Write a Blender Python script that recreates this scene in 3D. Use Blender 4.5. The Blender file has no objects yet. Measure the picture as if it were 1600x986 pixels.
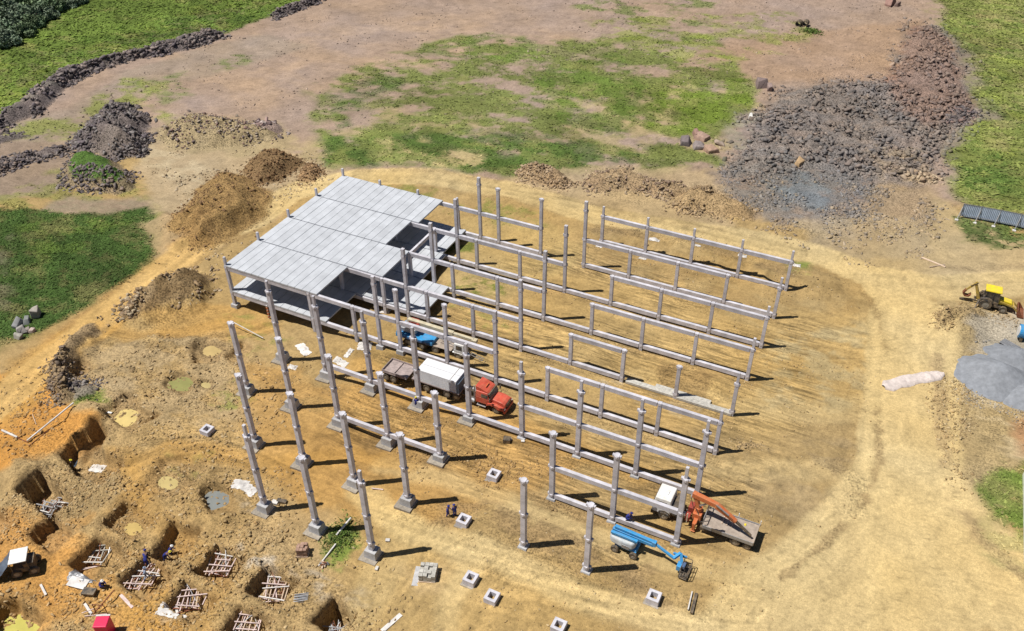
import bpy, math, random
import numpy as np
from mathutils import Vector, Matrix
rng = np.random.default_rng(7); random.seed(7)
R = math.radians
scene = bpy.context.scene
# ------------------------------------------------------------------ camera, sky, sun, exposure
FPX, PITCH, ROLL, YAW, CZ = 1398.17, 0.655278, -0.0104816, -0.4676698, 72.7284
_cy, _sy, _cp, _sp = math.cos(YAW), math.sin(YAW), math.cos(PITCH), math.sin(PITCH)
FWD = np.array([_sy*_cp, _cy*_cp, -_sp]); _r = np.array([_cy, -_sy, 0.0]); _u = np.cross(_r, FWD)
RIGHT = _r*math.cos(ROLL)+_u*math.sin(ROLL); UP = -_r*math.sin(ROLL)+_u*math.cos(ROLL)
cam = bpy.data.cameras.new('camera'); camo = bpy.data.objects.new('camera', cam)
scene.collection.objects.link(camo)
M = Matrix([[RIGHT[0], UP[0], -FWD[0], 0], [RIGHT[1], UP[1], -FWD[1], 0], [RIGHT[2], UP[2], -FWD[2], CZ], [0, 0, 0, 1]])
camo.matrix_world = M
cam.sensor_width = 36; cam.sensor_fit = 'HORIZONTAL'; cam.lens = 36*FPX/1600; cam.clip_start = 1; cam.clip_end = 9000
scene.camera = camo
SUN_EL, SH_AZ = R(64.0), R(31.0)                      # shadows fall along (cos31, sin31)
sd = Vector((math.cos(SH_AZ)*math.cos(SUN_EL), math.sin(SH_AZ)*math.cos(SUN_EL), -math.sin(SUN_EL)))
sun = bpy.data.lights.new('sun', 'SUN'); sun.energy = 5.0; sun.angle = R(0.53); sun.color = (1.0, 0.965, 0.90)
so = bpy.data.objects.new('sun', sun); scene.collection.objects.link(so); so.rotation_euler = sd.to_track_quat('-Z', 'Y').to_euler()
w = bpy.data.worlds.new('World'); scene.world = w; w.use_nodes = True
nt = w.node_tree; nt.nodes.clear()
sky = nt.nodes.new('ShaderNodeTexSky'); sky.sky_type = 'NISHITA'; sky.sun_disc = False
sky.sun_elevation = SUN_EL; sky.sun_rotation = math.atan2(-sd.x, -sd.y)
sky.air_density = 0.7; sky.dust_density = 0.2
bgn = nt.nodes.new('ShaderNodeBackground'); bgn.inputs[1].default_value = 0.05
wo = nt.nodes.new('ShaderNodeOutputWorld'); nt.links.new(sky.outputs[0], bgn.inputs[0]); nt.links.new(bgn.outputs[0], wo.inputs[0])
scene.view_settings.view_transform = 'Standard'; scene.view_settings.look = 'None'
scene.view_settings.exposure = 0.2; scene.view_settings.gamma = 1.0; scene.view_settings.use_curve_mapping = False
scene.render.resolution_x = 1024; scene.render.resolution_y = 631

def at(px, py, z=-1.0):
    d = FWD*FPX+RIGHT*(px-800)-UP*(py-493); t = (z-CZ)/d[2]
    return float(d[0]*t), float(d[1]*t)
def pxw(pts, z=-1.0): return np.array([at(a, b, z) for a, b in pts])
U0, V0, PU, PV = -52.537, 44.865, 6.8617, 6.8893
def gx(i): return U0+PU*i
def gy(j): return V0+PV*j
ROWS = 'ABCDEFGHIJ'
L0, L1, L2 = 0.0, 4.2, 8.9

# ------------------------------------------------------------------ noise and distance helpers
def _h(ix, iy, s):
    n = (ix.astype(np.int64)*374761393+iy.astype(np.int64)*668265263+s*1442695041) & 0xffffffff
    n = ((n ^ (n >> 13))*1274126177) & 0xffffffff
    return ((n ^ (n >> 16)) & 0xffffff)/float(0xffffff)
def vnoise(x, y, s=0):
    fx, fy = np.floor(x), np.floor(y); tx, ty = x-fx, y-fy
    tx = tx*tx*(3-2*tx); ty = ty*ty*(3-2*ty)
    a, b, c, d = _h(fx, fy, s), _h(fx+1, fy, s), _h(fx, fy+1, s), _h(fx+1, fy+1, s)
    return (a*(1-tx)+b*tx)*(1-ty)+(c*(1-tx)+d*tx)*ty
def fbm(x, y, o=4, s=0, g=0.5):
    t = 0.0; a = 1.0; n = 0.0
    for k in range(o):
        t = t+a*(vnoise(x*2**k+17.3*k, y*2**k-9.1*k, s+k)*2-1); n += a; a *= g
    return t/n
def sstep(t): t = np.clip(t, 0, 1); return t*t*(3-2*t)
def sdf(P, x, y):
    """signed distance to polygon, positive inside; only points near it are worked out"""
    n = len(P); d = np.full(x.shape, 1e9); ins = np.zeros(x.shape, bool)
    for k in range(n):
        ax, ay = P[k]; bx, by = P[(k+1) % n]; ex, ey = bx-ax, by-ay
        t = np.clip(((x-ax)*ex+(y-ay)*ey)/(ex*ex+ey*ey+1e-9), 0, 1)
        d = np.minimum(d, (x-ax-t*ex)**2+(y-ay-t*ey)**2)
        if ey != 0:
            c = ((ay > y) != (by > y)) & (x < ex*(y-ay)/ey+ax); ins ^= c
    d = np.sqrt(d); return np.where(ins, d, -d)
def poly_near(P, x, y, pad):
    return (x > P[:, 0].min()-pad) & (x < P[:, 0].max()+pad) & (y > P[:, 1].min()-pad) & (y < P[:, 1].max()+pad)
def line_sd(P, x, y):
    """distance across and along a polyline"""
    best = np.full(x.shape, 1e9); al = np.zeros(x.shape); sg = np.zeros(x.shape); L = 0.0
    for k in range(len(P)-1):
        ax, ay = P[k]; bx, by = P[k+1]; ex, ey = bx-ax, by-ay; l = math.hypot(ex, ey)
        t = np.clip(((x-ax)*ex+(y-ay)*ey)/(l*l), 0, 1)
        d = np.hypot(x-ax-t*ex, y-ay-t*ey); m = d < best
        s = np.sign((x-ax)*ey-(y-ay)*ex)
        best = np.where(m, d, best); al = np.where(m, L+t*l, al); sg = np.where(m, s, sg); L += l
    return best*np.where(sg == 0, 1, sg), al

# ------------------------------------------------------------------ terrain
CT = [(0,0,-2.4),(1,0,-2.0),(2,0,-2.2),(0,1,-1.8),(-1,1,-1.8),(1,1,-1.8),(2,1,-1.5),(0,2,-1.7),(-2,2,-1.9),(1,2,-1.9),(2,2,-1.2),
      (-1,3,-2.4),(0,3,-1.9),(1,3,-1.8),(2,3,-1.0),(3,3,-.8),(4,1,-.9),(5,1,-.75),(4,2,-.6),(6,2,-.6),(6,3,-.6),(6,5,-.6),(6,9,-.6),
      (-4,4,-2.6),(-3,4.3,-2.6),(-2,4,-2.2),(-1,4,-1.6),(0,4,-1.0),(1,4,-.7),(3,5,-.6),(-.2,5,-1.2),(-1.5,5.5,-2.2),(-.3,7,-.9),(-1.5,7,-2.2),(-3,6,-2.2),(-4,6,-1.8),(-4,8,-.9),
      (2,7,-.6),(0,9.5,-.6),(-3,10,-.5),(-6,6,-1.6),(-6,2,-2.0),(-5,-1,-2.2),(-2,-2,-2.2),(2,-2,-1.6),(6,-2,-1.0),(10,0,-.6),(12,6,-.6),(10,10,-.6),(4,11,-.5),(-10,5,-1.5),(-15,10,-1.0),(0,20,-.5),(15,15,-.5),(-20,25,-.5),(-5,-6,-2.0),(12,-6,-.8)]
CTA = np.array([(gx(a), gy(b), c) for a, b, c in CT])
def base_z(x, y):
    num = np.zeros(np.shape(x)); den = np.zeros(np.shape(x))
    for cx, cy, cz in CTA:
        wt = 1.0/((x-cx)**2+(y-cy)**2+4.0)**1.6; num = num+wt*cz; den = den+wt
    return num/den
# pits: outline px, depth, wall softness
PITS = [([(92,706),(150,662),(168,672),(150,700),(190,722),(160,752),(122,740)],2.6,.5),
        ([(27,762),(60,733),(114,778),(78,806)],2.6,.35),
        ([(44,832),(82,808),(112,830),(82,858)],2.0,.5),
        ([(108,880),(150,835),(190,850),(196,880),(150,905)],1.9,1.1),
        ([(160,815),(195,782),(238,812),(205,840)],1.3,1.2),
        ([(238,866),(270,815),(312,826),(290,862),(268,878)],1.8,.8),
        ([(186,905),(228,868),(270,900),(228,934)],1.7,.8),
        ([(306,890),(338,850),(385,872),(352,915)],1.8,.9),
        ([(388,922),(412,883),(468,908),(432,950)],2.0,.7),
        ([(260,948),(288,912),(338,938),(300,972)],1.5,.8),
        ([(345,990),(375,948),(425,972),(400,1005)],1.8,.8),
        ([(490,972),(522,934),(552,962),(526,998)],2.8,.35),
        ([(-20,1000),(34,946),(66,966),(26,1020)],2.2,.35),
        ([(163,642),(196,615),(210,618),(215,640),(248,648),(205,672)],1.6,1.0),
        ([(-60,830),(-15,790),(18,812),(-20,850)],2.0,.6),
        ([(300,540),(322,530),(352,538),(340,562),(305,566)],.7,1.0),
        ([(260,600),(283,588),(306,598),(286,616)],.8,.8),
        ([(222,762),(255,715),(300,708),(322,732),(290,768),(258,776)],.8,2.0),
        ([(315,785),(330,755),(362,768),(360,795),(335,800)],1.0,1.0),
        ([(350,555),(378,530),(392,540),(376,572)],.9,1.0),
        ([(105,578),(130,560),(140,576),(118,592)],.8,.8),
        ]
PITW = [(pxw(p, -1.9), d, s) for p, d, s in PITS]
# low mounds that are part of the ground: outline px, height, edge width, lumpiness
MOUNDS = [([(185,495),(200,460),(250,435),(320,412),(345,430),(330,462),(270,492),(210,505)],1.5,3.5,.5),
          ([(60,600),(70,560),(110,510),(150,500),(165,520),(130,560),(110,610),(80,625)],1.3,2.5,.5),
          ([(85,640),(130,610),(175,630),(165,655),(120,665)],.8,1.5,.4),
          ([(90,680),(120,655),(150,660),(115,700)],.8,1.2,.3),
          ([(0,640),(60,700),(100,740),(0,800)],.0,1,.1),
          ([(220,350),(240,320),(330,330),(360,350),(330,385),(260,395)],.8,3,.5),
          ([(170,530),(250,500),(330,520),(340,560),(250,590),(180,570)],.5,3,.4),
          ([(0,700),(60,700),(110,720),(50,730),(20,765),(0,790)],.6,2,.25),
          ([(240,740),(300,740),(380,780),(470,800),(470,880),(330,840),(240,800)],.25,3,.35),
          ([(560,800),(700,740),(820,800),(1000,860),(980,900),(800,860),(600,860)],.15,3,.1),
          ([(700,850),(760,820),(830,860),(930,900),(1000,930),(960,960),(800,900)],.3,3,.3),
          ([(930,360),(1000,355),(1120,390),(1220,430),(1200,455),(1100,425),(960,385)],.5,2,.4),
          ([(1210,430),(1310,430),(1330,470),(1250,480)],.4,2,.3),
          ([(750,300),(830,300),(850,325),(780,330)],.3,2,.2),
          ([(1440,490),(1500,480),(1550,490),(1540,540),(1460,560)],.7,2.5,.5),
          ([(1100,700),(1200,695),(1340,740),(1320,810),(1200,790),(1110,740)],.35,3,.3),
          ]
MOUNDW = [(pxw(p), h, s, l) for p, h, s, l in MOUNDS]
# worn tracks: px polyline, width m, colour, strength, sink
SAND, TAN, OCHRE, ORANGE = (.495,.372,.180), (.330,.225,.096), (.40,.230,.066), (.46,.225,.055)
BROWN, DKBROWN, PALE = (.21,.122,.05), (.12,.07,.035), (.47,.375,.23)
GRASS, LUSH, YGRASS, DRY = (.105,.155,.028), (.050,.100,.018), (.19,.22,.042), (.36,.285,.135)
PINK, DKROCK, BLUEG, REDR, GREYB = (.29,.212,.162), (.115,.095,.09), (.175,.180,.175), (.235,.140,.10), (.235,.185,.135)
TRACKS = [([(-60,660),(30,590),(150,492),(250,415),(340,362),(400,335),(450,300),(520,285)],5.5,SAND,.8,.12),
          ([(470,292),(560,276),(680,280),(800,300),(920,335),(1050,360),(1180,380),(1290,405),(1370,440),(1410,490),(1425,560)],5.5,SAND,.9,.06),
          ([(1425,500),(1425,600),(1420,700),(1425,800),(1440,900),(1440,1100)],11,SAND,.9,.05),
          ([(1425,760),(1500,860),(1640,960)],12,SAND,.9,.03),
          ([(1425,760),(1330,880),(1230,960),(1150,1060)],12,SAND,.85,.03),
          ([(1390,440),(1480,455),(1650,440)],6,SAND,.8,.05),
          ([(560,760),(640,820),(760,860),(900,930),(1050,975),(1150,1000)],3.2,SAND,.75,.07),
          ([(690,1000),(700,940),(740,880),(690,840),(600,800)],2.5,SAND,.5,.06),
          ([(600,720),(700,745),(800,790),(900,830),(1000,870),(1120,900),(1200,900),(1300,860)],2.6,SAND,.5,.06),
          ([(560,560),(640,610),(700,640),(820,670),(900,705),(1000,745)],2.8,OCHRE,.45,.05),
          ([(200,720),(260,690),(330,700),(420,720),(560,700),(640,720)],2.6,OCHRE,.55,.07),
          ([(300,985),(350,900),(300,850),(240,800),(200,740)],2.5,OCHRE,.35,.06),
          ([(150,500),(200,515),(280,510),(350,490),(420,500)],2.5,OCHRE,.5,.1),
          ([(540,985),(590,900),(620,840)],4,SAND,.35,.08),
          ([(860,640),(1000,690),(1150,740),(1300,740)],3,SAND,.35,.05),
          ([(1000,590),(1150,640),(1300,650),(1400,620)],3.5,SAND,.35,.04),
          ([(700,30),(900,90),(1050,60),(1300,20)],3,PINK,.3,.03), ([(-60,662),(30,592),(150,494),(240,424),(300,386)],6.5,(.47,.27,.075),.55,.0)]
TRACKW = [(pxw(p), wd, c, s, k) for p, wd, c, s, k in TRACKS]
def bumps(x, y): return fbm(x*.55, y*.55, 4, 31)
CLEARP = pxw([(470,690),(470,600),(620,560),(700,440),(700,300),(940,300),(1250,440),(1400,560),(1400,1000),(900,980),(620,860),(600,700)])
POOLS = [(200,651,1.7,1.5,-.7), (283,600,1.9,1.3,-.35), (340,779,1.6,1.4,-.7), (330,548,1.5,1.2,-.45), (265,756,1.3,.9,-.4), (24,980,2.4,1.9,-2.0), (321,603,1.0,.7,-.3), (210,824,1.2,.8,-.8)]
POOLW = []
for _p in POOLS:
    _x, _y = at(_p[0], _p[1], -2.0+_p[4]); POOLW.append((_x, _y, _p[2]*.82, _p[3]*.82, float(base_z(np.array([_x]), np.array([_y]))[0])+_p[4]))
def ground_z(x, y):
    x = np.asarray(x, float); y = np.asarray(y, float)
    z = base_z(x, y)
    rough = 0.15-0.11*sstep((sdf(CLEARP, x, y)+3)/6)
    z = z+(bumps(x, y)*.6+fbm(x*1.7, y*1.7, 4, 33, .7)*.9)*rough+fbm(x*.12, y*.12, 2, 5)*.15
    for P, h, s, l in MOUNDW:
        m = poly_near(P, x, y, 2)
        if m.any():
            xs, ys = x[m], y[m]; f = sstep((sdf(P, xs, ys)+fbm(xs*.5, ys*.5, 3, 3)*s*.5)/s)
            z[m] = z[m]+f*(h+l*(fbm(xs*.9, ys*.9, 4, 11)+.2*fbm(xs*2.5, ys*2.5, 2, 12)))
    for P, wd, c, s, k in TRACKW:
        m = poly_near(P, x, y, wd)
        if m.any():
            d, a = line_sd(P, x[m], y[m]); f = sstep((wd*.5-abs(d))/1.0+.5)
            z[m] = z[m]-f*k*.6+f*k*.9*fbm(d*1.6, a*.05, 3, 21)
    for P, dp, s in PITW:
        m = poly_near(P, x, y, 3)
        if m.any():
            xs, ys = x[m], y[m]; q = sdf(P, xs, ys)+.25+fbm(xs*.8, ys*.8, 3, 8)*.35
            f = sstep(q/(.28 if s < .4 else s*.55)); dp = dp*(1.2 if s < .4 else .9); rim = np.exp(-((q+.6)/.5)**2)*.18*(1+fbm(xs, ys, 3, 9))
            z[m] = z[m]-f*dp*(1+.06*fbm(xs*1.1, ys*1.1, 3, 4))+rim
    for cx, cy, rx, ry, lv in POOLW:
        m = (abs(x-cx) < rx*2) & (abs(y-cy) < rx*2)
        if m.any():
            d = np.hypot((x[m]-cx)/rx, (y[m]-cy)/ry)+.5*fbm(x[m]*.5, y[m]*.5, 3, 14); f = sstep((1.45-d)/.55); z[m] = z[m]*(1-f)+(lv-.12+.25*np.abs(fbm(x[m]*.9, y[m]*.9, 3, 15))*(d > .5))*f; z[m] = np.where((d > .95) & (d < 2.6), np.maximum(z[m], lv-.05+np.minimum((d-.95)*.3, .22)), z[m])
    return z
# regions: px outline, colour, grass, softness, ragged amp, noise freq, opacity, patch threshold (None = solid)
REG = [
 ([(-400,-200),(2000,-200),(2000,330),(1400,330),(1100,300),(850,285),(500,275),(300,200),(-400,330)],PINK,0,6,5,.08,1,None),
 ([(300,60),(700,20),(900,60),(600,110),(400,180),(150,190),(120,150)],(.36,.255,.175),0,5,5,.1,.6,-.1),
 ([(420,230),(620,180),(760,190),(800,260),(520,290)],DRY,.3,4,4,.15,.6,-.1),
 ([(850,140),(1170,120),(1200,180),(1100,260),(900,230)],DRY,.3,4,4,.15,.6,-.2),
 ([(1150,60),(1450,30),(1440,130),(1150,135),(1050,110)],(.30,.20,.13),0,4,4,.1,.7,None),
 # upper left meadow
 ([(-400,-200),(560,-200),(490,2),(440,18),(350,50),(280,68),(200,92),(150,108),(90,140),(40,175),(-10,195),(-400,330)],(.115,.165,.030),1,1.5,1.2,.3,1,None),
 ([(-100,90),(60,60),(160,60),(300,10),(380,0),(300,60),(140,110),(40,150),(-100,190)],YGRASS,1,3,4,.14,.55,.02),
 ([(240,30),(420,10),(460,15),(330,45),(200,75)],LUSH,1,3,3,.2,.6,-.15),
 ([(-100,120),(60,80),(200,60),(330,15),(430,0),(300,50),(120,110),(0,170)],(.20,.16,.09),.5,2,3,.35,.5,.08),
 ([(60,60),(200,40),(300,60),(160,100),(60,150),(0,160)],(.07,.13,.02),1,2,3,.25,.5,.02),
 # grey-brown strip inside the meadow edge
 ([(0,195),(110,170),(200,110),(330,70),(420,50),(480,70),(360,110),(240,140),(200,175),(100,230),(0,240)],(.26,.205,.155),0,3,2,.2,.7,None),
 ([(0,200),(120,180),(190,120),(260,130),(230,165),(330,190),(350,210),(240,180),(120,210),(0,225)],YGRASS,.8,2.5,3,.2,.75,-.2),
 ([(330,95),(380,75),(400,95),(340,110)],GRASS,.8,2,2,.3,.7,-.1),
 ([(200,130),(290,110),(300,150),(240,165)],GRASS,.7,2,2,.3,.6,0),
 # central field
 ([(470,262),(500,205),(480,130),(550,105),(640,78),(720,50),(840,58),(920,72),(1010,48),(1120,60),(1180,130),(1180,165),(1120,215),(1130,262),(1050,272),(960,264),(850,282),(700,272),(590,262)],(.115,.150,.028),.85,3,4,.12,.85,-.22),
 ([(500,210),(545,180),(560,230),(590,258),(500,262)],LUSH,1,2.5,2.5,.2,.75,-.3),
 ([(520,140),(600,105),(640,130),(560,160),(555,190),(520,180)],LUSH,1,2.5,2.5,.2,.6,-.2),
 ([(560,215),(700,200),(900,220),(1020,230),(1010,255),(940,262),(850,280),(700,262),(650,235)],LUSH,1,3,3,.16,.75,-.2),
 ([(830,110),(960,90),(1010,140),(980,210),(860,200),(830,150)],(.075,.125,.018),1,3,3,.16,.7,-.15),
 ([(1020,150),(1170,120),(1180,160),(1120,200),(1060,215),(1010,200)],(.13,.19,.022),1,3,3,.16,.75,-.25),
 ([(640,80),(760,50),(860,65),(840,100),(720,90)],GRASS,1,3,3,.2,.7,-.1),
 ([(880,0),(1110,-30),(1130,50),(1000,45),(900,20)],GRASS,1,3,3,.15,.7,-.05),
 ([(900,30),(1240,20),(1280,55),(1190,95),(1060,100),(950,60)],YGRASS,.8,3,3,.15,.65,.0),
 ([(575,165),(720,170),(800,185),(760,205),(640,200),(580,195)],(.34,.25,.15),0,3,3,.2,.6,0),
 ([(600,215),(740,235),(760,262),(660,272),(590,245)],(.42,.33,.165),.2,3,3,.2,.7,.05),
 ([(1000,170),(1080,130),(1090,160),(1040,190)],(.42,.34,.17),.2,2,3,.2,.6,0),
 ([(900,150),(1000,200),(960,245),(920,235),(980,200)],(.40,.32,.16),.3,2,2,.2,.4,.1),
 # left middle
 ([(0,215),(100,225),(120,250),(80,300),(0,310),(-200,330),(-200,230)],(.235,.175,.13),0,2,2,.2,.9,None),
 ([(70,265),(150,250),(240,300),(300,320),(230,345),(60,330),(-40,320)],(.185,.19,.05),.7,2.5,2.5,.25,.7,-.15),
 ([(100,300),(230,310),(240,335),(110,335),(60,325)],(.24,.185,.145),0,2,2,.3,.7,None),
 ([(-300,330),(0,322),(60,325),(160,330),(225,320),(250,345),(240,400),(170,445),(90,490),(0,548),(-300,700)],(.046,.082,.018),1,1.4,1.5,.3,1,None),
 ([(-100,330),(240,330),(240,400),(90,480),(-60,560)],(.14,.12,.05),.5,2,3,.3,.5,.1),
 ([(20,350),(120,330),(200,345),(120,380),(20,420)],GRASS,1,3,3,.18,.6,-.05),
 ([(-50,380),(20,360),(10,480),(-60,480)],(.20,.16,.11),0,2,2,.2,.5,0),
 ([(235,215),(300,225),(420,215),(520,270),(440,290),(400,330),(300,350),(250,320),(215,260)],(.36,.27,.16),0,2.5,2.5,.2,.95,None),
 ([(210,228),(260,225),(330,262),(300,300),(220,255)],PALE,0,2,2,.3,.6,-.1),
 ([(300,180),(440,190),(470,230),(380,240),(250,225),(240,200)],(.30,.235,.13),.15,2.5,2.5,.25,.8,None),
 ([(220,345),(300,325),(440,330),(400,350),(250,420),(235,380)],(.33,.235,.13),0,2,2,.25,.8,None),
 # site earth tones
 ([(-100,560),(60,520),(200,520),(380,480),(420,560),(420,720),(480,820),(700,1060),(-200,1060)],(.345,.237,.108),0,3,3,.2,.9,None),
 ([(150,520),(350,510),(380,640),(300,680),(180,640),(120,590)],(.33,.25,.145),0,3,3,.2,.6,-.3),
 ([(-100,600),(60,560),(90,605),(110,640),(150,650),(120,690),(60,700),(0,720),(-100,760)],ORANGE,0,1.8,1.5,.3,1,None),
 ([(0,560),(60,525),(200,450),(240,430),(200,480),(100,560),(40,640),(0,660)],OCHRE,0,1.5,2,.3,.6,None),
 ([(-50,800),(60,790),(130,850),(140,900),(60,986),(-60,1020)],(.46,.235,.065),0,2,2,.3,.9,None),
 ([(-60,900),(60,860),(200,920),(330,990),(300,1060),(-60,1060)],(.42,.235,.075),0,2,2.5,.3,.7,-.15),
 ([(60,800),(140,780),(180,860),(240,850),(260,940),(180,960),(120,900)],(.40,.22,.07),0,1.5,2.5,.4,.7,-.05),
 ([(120,690),(220,700),(250,760),(200,820),(150,800),(190,740)],OCHRE,0,2,2,.3,.6,None),
 ([(190,930),(260,900),(300,990),(230,1020),(180,1000)],OCHRE,0,2,2,.3,.7,None),
 ([(220,480),(340,460),(430,470),(400,520),(250,520)],OCHRE,0,2,2,.3,.5,None),
 ([(380,560),(640,600),(900,700),(900,780),(640,800),(480,800),(400,700)],(.365,.218,.075),0,3,4,.2,.9,None),
 ([(440,610),(560,640),(640,700),(560,760),(480,740)],(.25,.15,.055),0,3,3,.2,.5,-.1),
 ([(600,650),(780,690),(860,730),(800,760),(680,735),(620,700)],(.27,.165,.06),0,3,3,.2,.45,-.1),
 ([(700,430),(960,430),(1180,480),(1380,500),(1380,620),(1180,690),(980,640),(720,560)],(.385,.262,.105),0,4,3,.15,.7,None),
 ([(960,330),(1230,430),(1370,460),(1380,540),(1200,520),(900,400)],(.34,.25,.12),0,2.5,3,.2,.5,-.1),
 ([(930,370),(1220,450),(1210,490),(940,420)],(.25,.165,.07),0,2,3,.2,.5,-.1),
 ([(680,420),(720,340),(900,360),(900,420),(800,470),(700,470)],(.37,.265,.11),.1,2,3,.2,.7,None),
 ([(1130,690),(1350,690),(1370,760),(1320,830),(1180,800)],(.285,.205,.105),0,1.5,3,.2,.6,-.15),
 ([(1190,520),(1400,500),(1390,640),(1200,640)],(.355,.285,.155),0,3,3,.2,.7,-.15),
 ([(540,800),(720,850),(900,920),(980,1000),(560,1010)],(.37,.25,.10),0,3,3,.2,.7,None),
 ([(560,560),(640,600),(740,540),(640,480),(560,520)],(.30,.20,.075),.05,2,2,.2,.5,None),
 ([(1462,470),(1620,510),(1620,720),(1560,800),(1500,790),(1464,700)],(.31,.235,.122),0,1.5,2,.2,.8,None),
 ([(1470,650),(1560,620),(1560,730),(1480,760)],(.29,.215,.11),.05,3,3,.25,.6,-.1),
 ([(1500,575),(1620,640),(1640,740),(1540,700),(1520,640)],PALE,0,2,3,.25,.65,-.1),
 ([(1570,660),(1640,640),(1640,720),(1590,710)],(.33,.165,.085),0,1.5,2,.3,.7,None),
 ([(1510,500),(1640,490),(1640,560),(1560,570),(1520,545)],(.36,.33,.28),0,2,2.5,.3,.7,None),
 ([(1450,300),(1640,400),(1640,430),(1350,440),(1300,420),(1410,360)],(.38,.29,.16),0,2,2.5,.25,.85,None),
 ([(900,260),(1130,265),(1150,330),(1120,365),(900,330),(800,300),(800,280)],(.36,.27,.155),0,2,2.5,.25,.8,None),
 # small green bits on the site
 ([(680,312),(760,316),(830,330),(780,345),(700,335)],(.17,.18,.04),.8,1.5,2.5,.4,.75,.0),
 ([(750,325),(870,345),(860,365),(760,350)],(.20,.19,.05),.6,1.5,2.5,.4,.7,.0),
 ([(590,290),(680,300),(660,320),(600,310)],(.14,.17,.03),.8,1.5,1.5,.4,.7,-.1),
 ([(700,430),(800,440),(790,460),(710,455)],(.11,.15,.02),.9,1.2,1.5,.4,.75,-.1),
 ([(690,370),(745,372),(740,395),(690,390)],(.10,.14,.02),.9,1,1,.5,.8,-.2),
 ([(710,475),(800,500),(790,525),(720,500)],(.13,.16,.03),.8,1,1.5,.5,.5,.0),
 ([(505,815),(545,808),(560,840),(530,880),(500,870)],(.12,.17,.03),.9,1,1,.6,.9,-.3),
 ([(590,560),(640,560),(630,585),(600,580)],(.16,.19,.04),.6,1,1,.5,.6,.0),
 ([(100,595),(160,600),(170,630),(120,630)],(.13,.17,.03),.8,1,1.2,.5,.8,-.2),
 ([(340,480),(420,475),(440,520),(390,560),(360,520)],(.20,.21,.05),.6,1.5,2,.4,.6,.0),
 ([(340,600),(375,570),(385,620),(350,640),(320,625)],(.17,.19,.04),.6,1,1.5,.5,.7,-.1),
 ([(255,700),(330,700),(340,720),(300,740),(260,720)],(.19,.21,.05),.7,1,1.5,.5,.75,-.1),
 ([(1225,410),(1270,410),(1265,430),(1230,428)],(.11,.16,.03),.9,1,1,.5,.8,-.2),
 # right meadow
 ([(1430,-200),(2200,-200),(2200,400),(1640,350),(1600,335),(1515,322),(1490,300),(1480,250),(1475,210),(1530,185),(1510,130),(1480,60)],(.150,.172,.045),1,2.5,3,.15,1,None),
 ([(1480,40),(1700,0),(1700,330),(1540,310),(1510,250),(1540,160)],(.075,.115,.025),1,2,3,.2,.6,-.02),
 ([(1440,0),(1700,0),(1700,260),(1560,240)],(.25,.22,.10),.7,2,3,.3,.5,.05),
 ([(1520,60),(1700,20),(1700,200),(1560,260),(1530,200)],YGRASS,1,3,4,.15,.55,0),
 ([(1490,250),(1560,240),(1600,300),(1520,318)],LUSH,1,2.5,2.5,.2,.7,-.2),
 ([(1440,60),(1520,60),(1560,110),(1500,120)],(.09,.10,.035),.8,3,3,.2,.7,-.1),
 ([(1490,340),(1700,370),(1700,400),(1560,388),(1500,380)],LUSH,1,1.5,2,.3,.85,-.3),
 ([(1480,20),(1700,0),(1700,45),(1500,40)],DRY,.5,3,3,.15,.5,.05),
 ([(1535,745),(1700,690),(1700,905),(1600,905),(1545,870),(1520,800)],GRASS,1,1.5,2,.3,.95,-.4),
 ([(1480,760),(1560,730),(1590,890),(1530,860)],(.17,.17,.06),.6,1.5,2.5,.4,.7,.0),
 # big rubble spread
 ([(1125,275),(1160,230),(1165,185),(1225,140),(1300,130),(1395,128),(1425,45),(1470,40),(1520,120),(1530,175),(1475,240),(1450,300),(1410,350),(1300,360),(1200,345),(1140,312)],(.215,.17,.14),0,5,6,.2,.9,None),
 ([(1180,190),(1240,140),(1440,150),(1440,240),(1360,290),(1200,280),(1150,260)],(.155,.135,.125),0,5,5,.25,.8,-.25),
 ([(1380,130),(1430,40),(1480,60),(1520,170),(1460,210),(1400,180)],REDR,0,2.5,3,.2,.85,None),
 ([(1125,275),(1170,240),(1300,250),(1420,290),(1390,345),(1300,360),(1200,345),(1140,312)],(.165,.155,.145),0,4,5,.25,.75,-.25),
 ([(1190,285),(1260,275),(1300,300),(1290,330),(1220,330)],(.15,.175,.19),0,2.5,3,.25,.7,-.3),
 ([(1340,230),(1440,240),(1470,290),(1400,300)],(.34,.25,.14),0,2.5,2.5,.3,.6,-.1),
 ([(1350,290),(1470,290),(1440,350),(1360,360)],(.33,.235,.135),0,2.5,2.5,.3,.7,None),
 ([(1230,350),(1440,340),(1460,400),(1300,410)],(.33,.26,.165),0,2.5,2.5,.3,.7,None),
 ([(1140,190),(1190,180),(1180,230),(1130,250)],(.26,.24,.17),.1,2.5,2.5,.3,.6,-.1),
 ([(420,760),(520,800),(500,890),(420,870),(380,800)],(.33,.235,.12),0,2,2,.3,.6,None),
 ([(480,880),(560,900),(580,940),(480,930)],(.33,.30,.25),0,1.5,2,.3,.5,-.05),
 ([(375,850),(450,870),(480,900),(420,890),(380,880)],(.42,.39,.34),0,1,1.5,.4,.6,-.05),
 ([(240,935),(290,930),(300,960),(250,970)],(.42,.39,.33),0,1,1.5,.4,.6,-.05),
 ([(110,880),(150,880),(150,905),(115,905)],(.40,.38,.33),0,1,1,.5,.6,-.05),
 ([(400,745),(420,745),(425,790),(360,790)],(.38,.35,.30),0,1,1.5,.4,.4,-.05),
 ([(620,880),(700,880),(710,930),(650,930)],(.33,.235,.12),0,2,2,.3,.6,None),
 ([(900,570),(1010,590),(1110,640),(1060,650),(960,620)],(.40,.33,.22),0,1,1.5,.4,.5,-.05),
]
REGW = [(pxw(r[0]), *r[1:]) for r in REG]
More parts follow.
